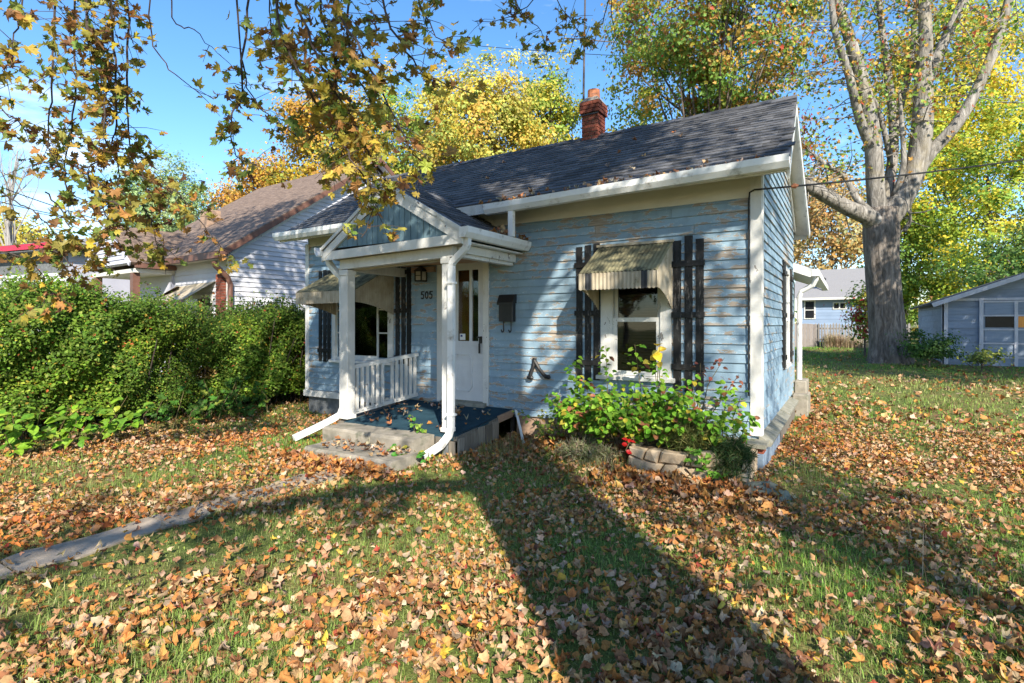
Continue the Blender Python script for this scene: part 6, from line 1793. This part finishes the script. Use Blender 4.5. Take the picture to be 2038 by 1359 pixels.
shoots = [  # pixel path and depth of the drooping shoots seen in the photograph
    ([(175, -150), (172, 0), (180, 90), (214, 150), (205, 250), (235, 330), (242, 440)], 4.3, 1.0), ([(240, -150), (256, 40), (254, 180), (262, 300), (300, 390)], 4.6, 1.0),
    ([(120, -150), (110, 40), (104, 150), (95, 260), (112, 330)], 4.9, 1.0), ([(60, -140), (40, 20), (25, 90), (5, 140)], 4.0, .9), ([(140, -150), (150, 60), (150, 200), (128, 330), (140, 400)], 5.2, 1.0),
    ([(290, -150), (306, 70), (350, 150), (425, 196)], 4.4, .12), ([(330, -150), (345, 30), (385, 60), (440, 110)], 4.6, .1), ([(210, -150), (225, 60), (232, 200), (220, 290), (160, 350)], 4.5, 1.1),
    ([(495, -150), (493, 20), (481, 140), (482, 190), (460, 240), (470, 310), (512, 326)], 4.7, .55), ([(480, 120), (500, 190), (545, 235), (590, 268)], 4.7, .9),
    ([(580, -150), (596, 10), (640, 130), (690, 220), (735, 300), (762, 372)], 4.0, 1.1), ([(650, -150), (664, 0), (720, 100), (765, 190), (815, 290), (850, 340)], 3.9, .95),
    ([(560, -150), (556, 40), (600, 150), (660, 250), (715, 335), (742, 400), (724, 470)], 3.9, .75), ([(745, -150), (760, 0), (800, 90), (850, 150), (945, 185)], 4.2, 1.15),
    ([(820, -150), (835, 0), (870, 70), (925, 110)], 4.3, 1.0), ([(700, -150), (690, 30), (700, 110), (740, 210), (800, 260)], 4.4, 1.2), ([(540, -150), (535, 20), (545, 90), (585, 140)], 4.5, 1.0),
    ([(1000, -130), (1030, 10), (1075, 60), (1090, 120)], 6.4, 1.0), ([(1085, -130), (1110, 0), (1150, 60), (1160, 120)], 6.2, 1.0), ([(1105, -130), (1060, 0), (990, 42), (940, 40)], 6.3, .35),
    ([(1230, -130), (1205, 30), (1180, 60)], 5.5, .1), ([(1235, -130), (1218, 20), (1228, 78)], 5.5, .1), ([(620, -150), (640, 20), (670, 130), (660, 200), (690, 280), (640, 360)], 4.3, 1.2),
    ([(-40, 120), (0, 215), (40, 245), (62, 285)], 4.4, .9), ([(-40, 330), (20, 395), (70, 425), (110, 470)], 3.9, .7), ([(175, 340), (190, 390), (240, 410), (252, 470)], 4.2, .9), ([(255, 310), (300, 360), (355, 385), (395, 430)], 4.4, 1.0),
    ([(-40, 500), (30, 505), (80, 540), (110, 600)], 4.6, .9), ([(150, 330), (200, 390), (215, 450), (250, 505)], 4.6, 1.3), ([(235, 380), (290, 420), (310, 470), (330, 520)], 4.9, 1.3), ([(90, 380), (130, 430), (150, 480), (190, 520)], 4.5, 1.2), ([(340, 410), (390, 430), (430, 480), (470, 515)], 6.0, .8), ([(60, 480), (110, 500), (150, 540), (140, 590)], 4.8, .8)]
rg = np.random.default_rng(141)
tw = MB(); P, N, S, Z = [], [], [], []
def add_leaf(p, d, size):
    P.append(np.array(p)); S.append(np.array(d) + np.array([0, 0, -.9])); N.append(rg.normal(0, 1, 3) * .8 + np.array([.4, -.5, .6])); Z.append(size)
for pix, d0, dens in shoots:
    pts = [at(x, y, d0 + .12 * i * (1 if i % 2 else -.3)) for i, (x, y) in enumerate(pix)]
    sp = smooth_path(pts, 5)
    sp = [p + Vector(rg.normal(0, .008, 3)) for p in sp]
    r0 = .011 if len(pix) > 4 else .007
    tw.tube(sp, interp([r0, r0 * .75, r0 * .3], len(sp)), 5, caps=False)
    if pts[0].z > 3.5:
        a = min(AN, key=lambda v: (v - pts[0] - Vector((.4, -.2, 2))).length)
        lp = limb_path(a, pts[0], rg, .06, 6, up=.25); tw.tube(lp, taper(.022, r0, 6), 5, caps=False)
        for q_ in lp[1:]:
            for k in range(5): add_leaf(q_ + Vector(rg.normal(0, .25, 3)), rg.normal(0, 1, 3), rg.uniform(.05, .085))
    length = sum((b - a).length for a, b in zip(sp[:-1], sp[1:]))
    nt_ = int(length * 17 * dens)
    for i in range(nt_):
        f = rg.uniform(.12, 1) * (len(sp) - 1.001)
        a = sp[int(f)].lerp(sp[int(f) + 1], f % 1)
        dr_ = Vector((rg.normal(0, .7), rg.normal(0, .7), rg.normal(-.35, .4)))
        e = a + dr_.normalized() * rg.uniform(.08, .32)
        tw.tube([a, a.lerp(e, .5) + Vector((0, 0, .015)), e], [.0032, .0025, .0015], 4, caps=False)
        for k in range(int(rg.integers(2, 5))):
            q_ = a.lerp(e, rg.uniform(.35, 1.05)); dd = rg.normal(0, 1, 3)
            add_leaf(q_ + Vector(dd * .014), dd, rg.uniform(.04, .098) * (1.0 if d0 > 4.15 else 1.12))
tw.build('twigs', M['twig'], ym)
P, N, S, Z = np.array(P), np.array(N), np.array(S), np.array(Z)
HANG = [(3.4, (.30, .27, .06)), (3.6, (.42, .31, .06)), (3.2, (.38, .19, .06)), (1.6, (.17, .24, .05)), (1.4, (.22, .11, .05)), (1.0, (.55, .40, .05)), (1.2, (.28, .34, .07))]
C0 = palette(rg, len(P), HANG)
spin = np.cross(S, N)
rel = P - np.array(CAM); dep = rel @ np.array(FWD); lat = rel @ np.array(RGT)
py_ = 645 - rel[:, 2] / np.maximum(dep, .1) * 1089; px_ = 1019 + lat / np.maximum(dep, .1) * 1089
lowr = (px_ > 520) & (px_ < 900) & (py_ > 150)
bright = lowr & (rg.uniform(size=len(P)) < .45)
C0[bright] = palette(rg, int(bright.sum()), [(3, (.55, .42, .06)), (2, (.40, .42, .07)), (1.5, (.5, .3, .06))])
vis = (dep > .5) & (px_ > 0) & (px_ < 2038) & (py_ > 0)
order = np.argsort(-np.where(vis, Z / dep, 0))
a, b = order[:300], order[300:]
leaf_objects(LM_MAPLE, P[a], N[a], Z[a], C0[a], ym, rg, 'leaf', spin[a])
parts = [leaves(T_MAPLE, P[b], N[b], Z[b], C0[b], rg, spin[b])]
# upper crown, thinned by autumn
cl = []
for sp in paths:
    for v in sp[6:]:
        for k in range(3): cl.append(np.array(v) + rg.normal(0, .9, 3) + np.array([0, 0, .3]))
cl = np.array(cl); cl = cl[cl[:, 2] > 6.0]
n = 4200
idx = rg.integers(0, len(cl), n)
pos = cl[idx] + rg.normal(0, .45, (n, 3))
for c_, r_, m_ in (((1.3, -7.4, 7.7), (1.7, 1.4, .7), 3400), ((-1.2, -3.3, 7.8), (1.9, 1.1, .6), 2800), ((3.2, -9.0, 5.5), (.6, .5, .4), 240), ((2.7, -10.1, 5.5), (.6, .5, .4), 240), ((1.8, -10.9, 5.2), (.6, .5, .4), 220), ((-3.2, -4.6, 7.2), (1.2, 1.2, .7), 700), ((2.4, -4.9, 9.0), (1.6, 1.0, .9), 2500), ((5.0, -5.9, 9.6), (.9, .8, .9), 700), ((4.7, -5.8, 7.3), (1.5, 1.2, .7), 1250), ((-5, -4, 8.8), (1.5, 1.1, .8), 900), ((.6, -3.2, 8.6), (1.8, .9, .6), 2200)):  # unseen leaf clusters added to cast shade on porch, roof, walls and lawn
    k_ = rg.normal(0, .55, (m_ // 12, 3)) * np.array(r_) + np.array(c_)
    pos = np.concatenate([pos, k_[rg.integers(0, len(k_), m_)] + rg.normal(0, .16, (m_, 3))])
n = len(pos)
parts.append(leaves(T_MAPLE_S, pos, rg.normal(0, 1, (n, 3)) + np.array([0, 0, .5]), rg.uniform(.08, .13, n), palette(rg, n, HANG), rg))
V, T, C = merge(parts)
o = np_mesh('crown', V, T, M['leaf'], C, ym); o['kind'] = 'stuff'

# unseen trees added outside the frame to shade neighbouring roof, right lawn and garage
for nm, lb, b, c, r, ncl, per, seed in (('roof_shade_maple', 'unseen maple added beyond the left edge to shade the neighbouring roof', (-8.4, -8.2), (-6.4, -4.3, 9.6), (3.4, 2.0, 1.5), 70, 40, 153),
                                        ('lawn_shade_maple', 'unseen slender maple added beyond the right edge to dapple the right lawn', (7.6, -8.6), (7.2, -8.2, 7.2), (2.3, 2.3, 2.2), 46, 30, 151),
                                        ('garage_shade_maple', 'unseen maple added beyond the right edge to shade the blue garage', (9.6, 7.6), (9.3, 7.8, 7.1), (3.9, 3.7, 3.1), 220, 110, 152)):
    crown_tree(nm, lb, b, c, r, ncl, per, (.12, .2), MIXD, seed, trunk_r=.14, cl_r=.4, limbs=24)

for k, (x, y) in enumerate(((-13, -31), (1, -36), (15, -33), (-27, -24))):
    crown_tree('street_tree', ('autumn street tree across the road behind the viewer, %s' % ('left', 'middle', 'right', 'far left')[k]), (x, y), (x, y, 6.5), (4.2, 4.2, 4.2), 60, 40, (.4, .75), MIXD, 160 + k, trunk_r=.22, cl_r=.8, limbs=16)

# far line of autumn woods closing the horizon
rg = np.random.default_rng(171)
n_cl = 420
cx_ = rg.uniform(-75, 75, n_cl); cy_ = rg.uniform(70, 84, n_cl); cz_ = rg.uniform(.6, 1, n_cl) * (5.0 + 1.6 * np.sin(cx_ * .21) + 1.0 * np.sin(cx_ * .53 + 1)) * rg.uniform(.2, 1, n_cl)
idx = np.repeat(np.arange(n_cl), 34); n = len(idx)
pos = np.column_stack([cx_, cy_, cz_])[idx] + rg.normal(0, .8, (n, 3)); pos[:, 2] = np.maximum(pos[:, 2], .5)
V, T, C = leaves(T_DIAM, pos, rg.normal(0, 1, (n, 3)), rg.uniform(.5, .9, n), palette(rg, n_cl, YEG + ORG + GRN)[idx], rg)
tag(np_mesh('treeline', V, T, M['leaf_far'], C), 'far line of autumn woods beyond the houses', 'woods', kind='stuff')
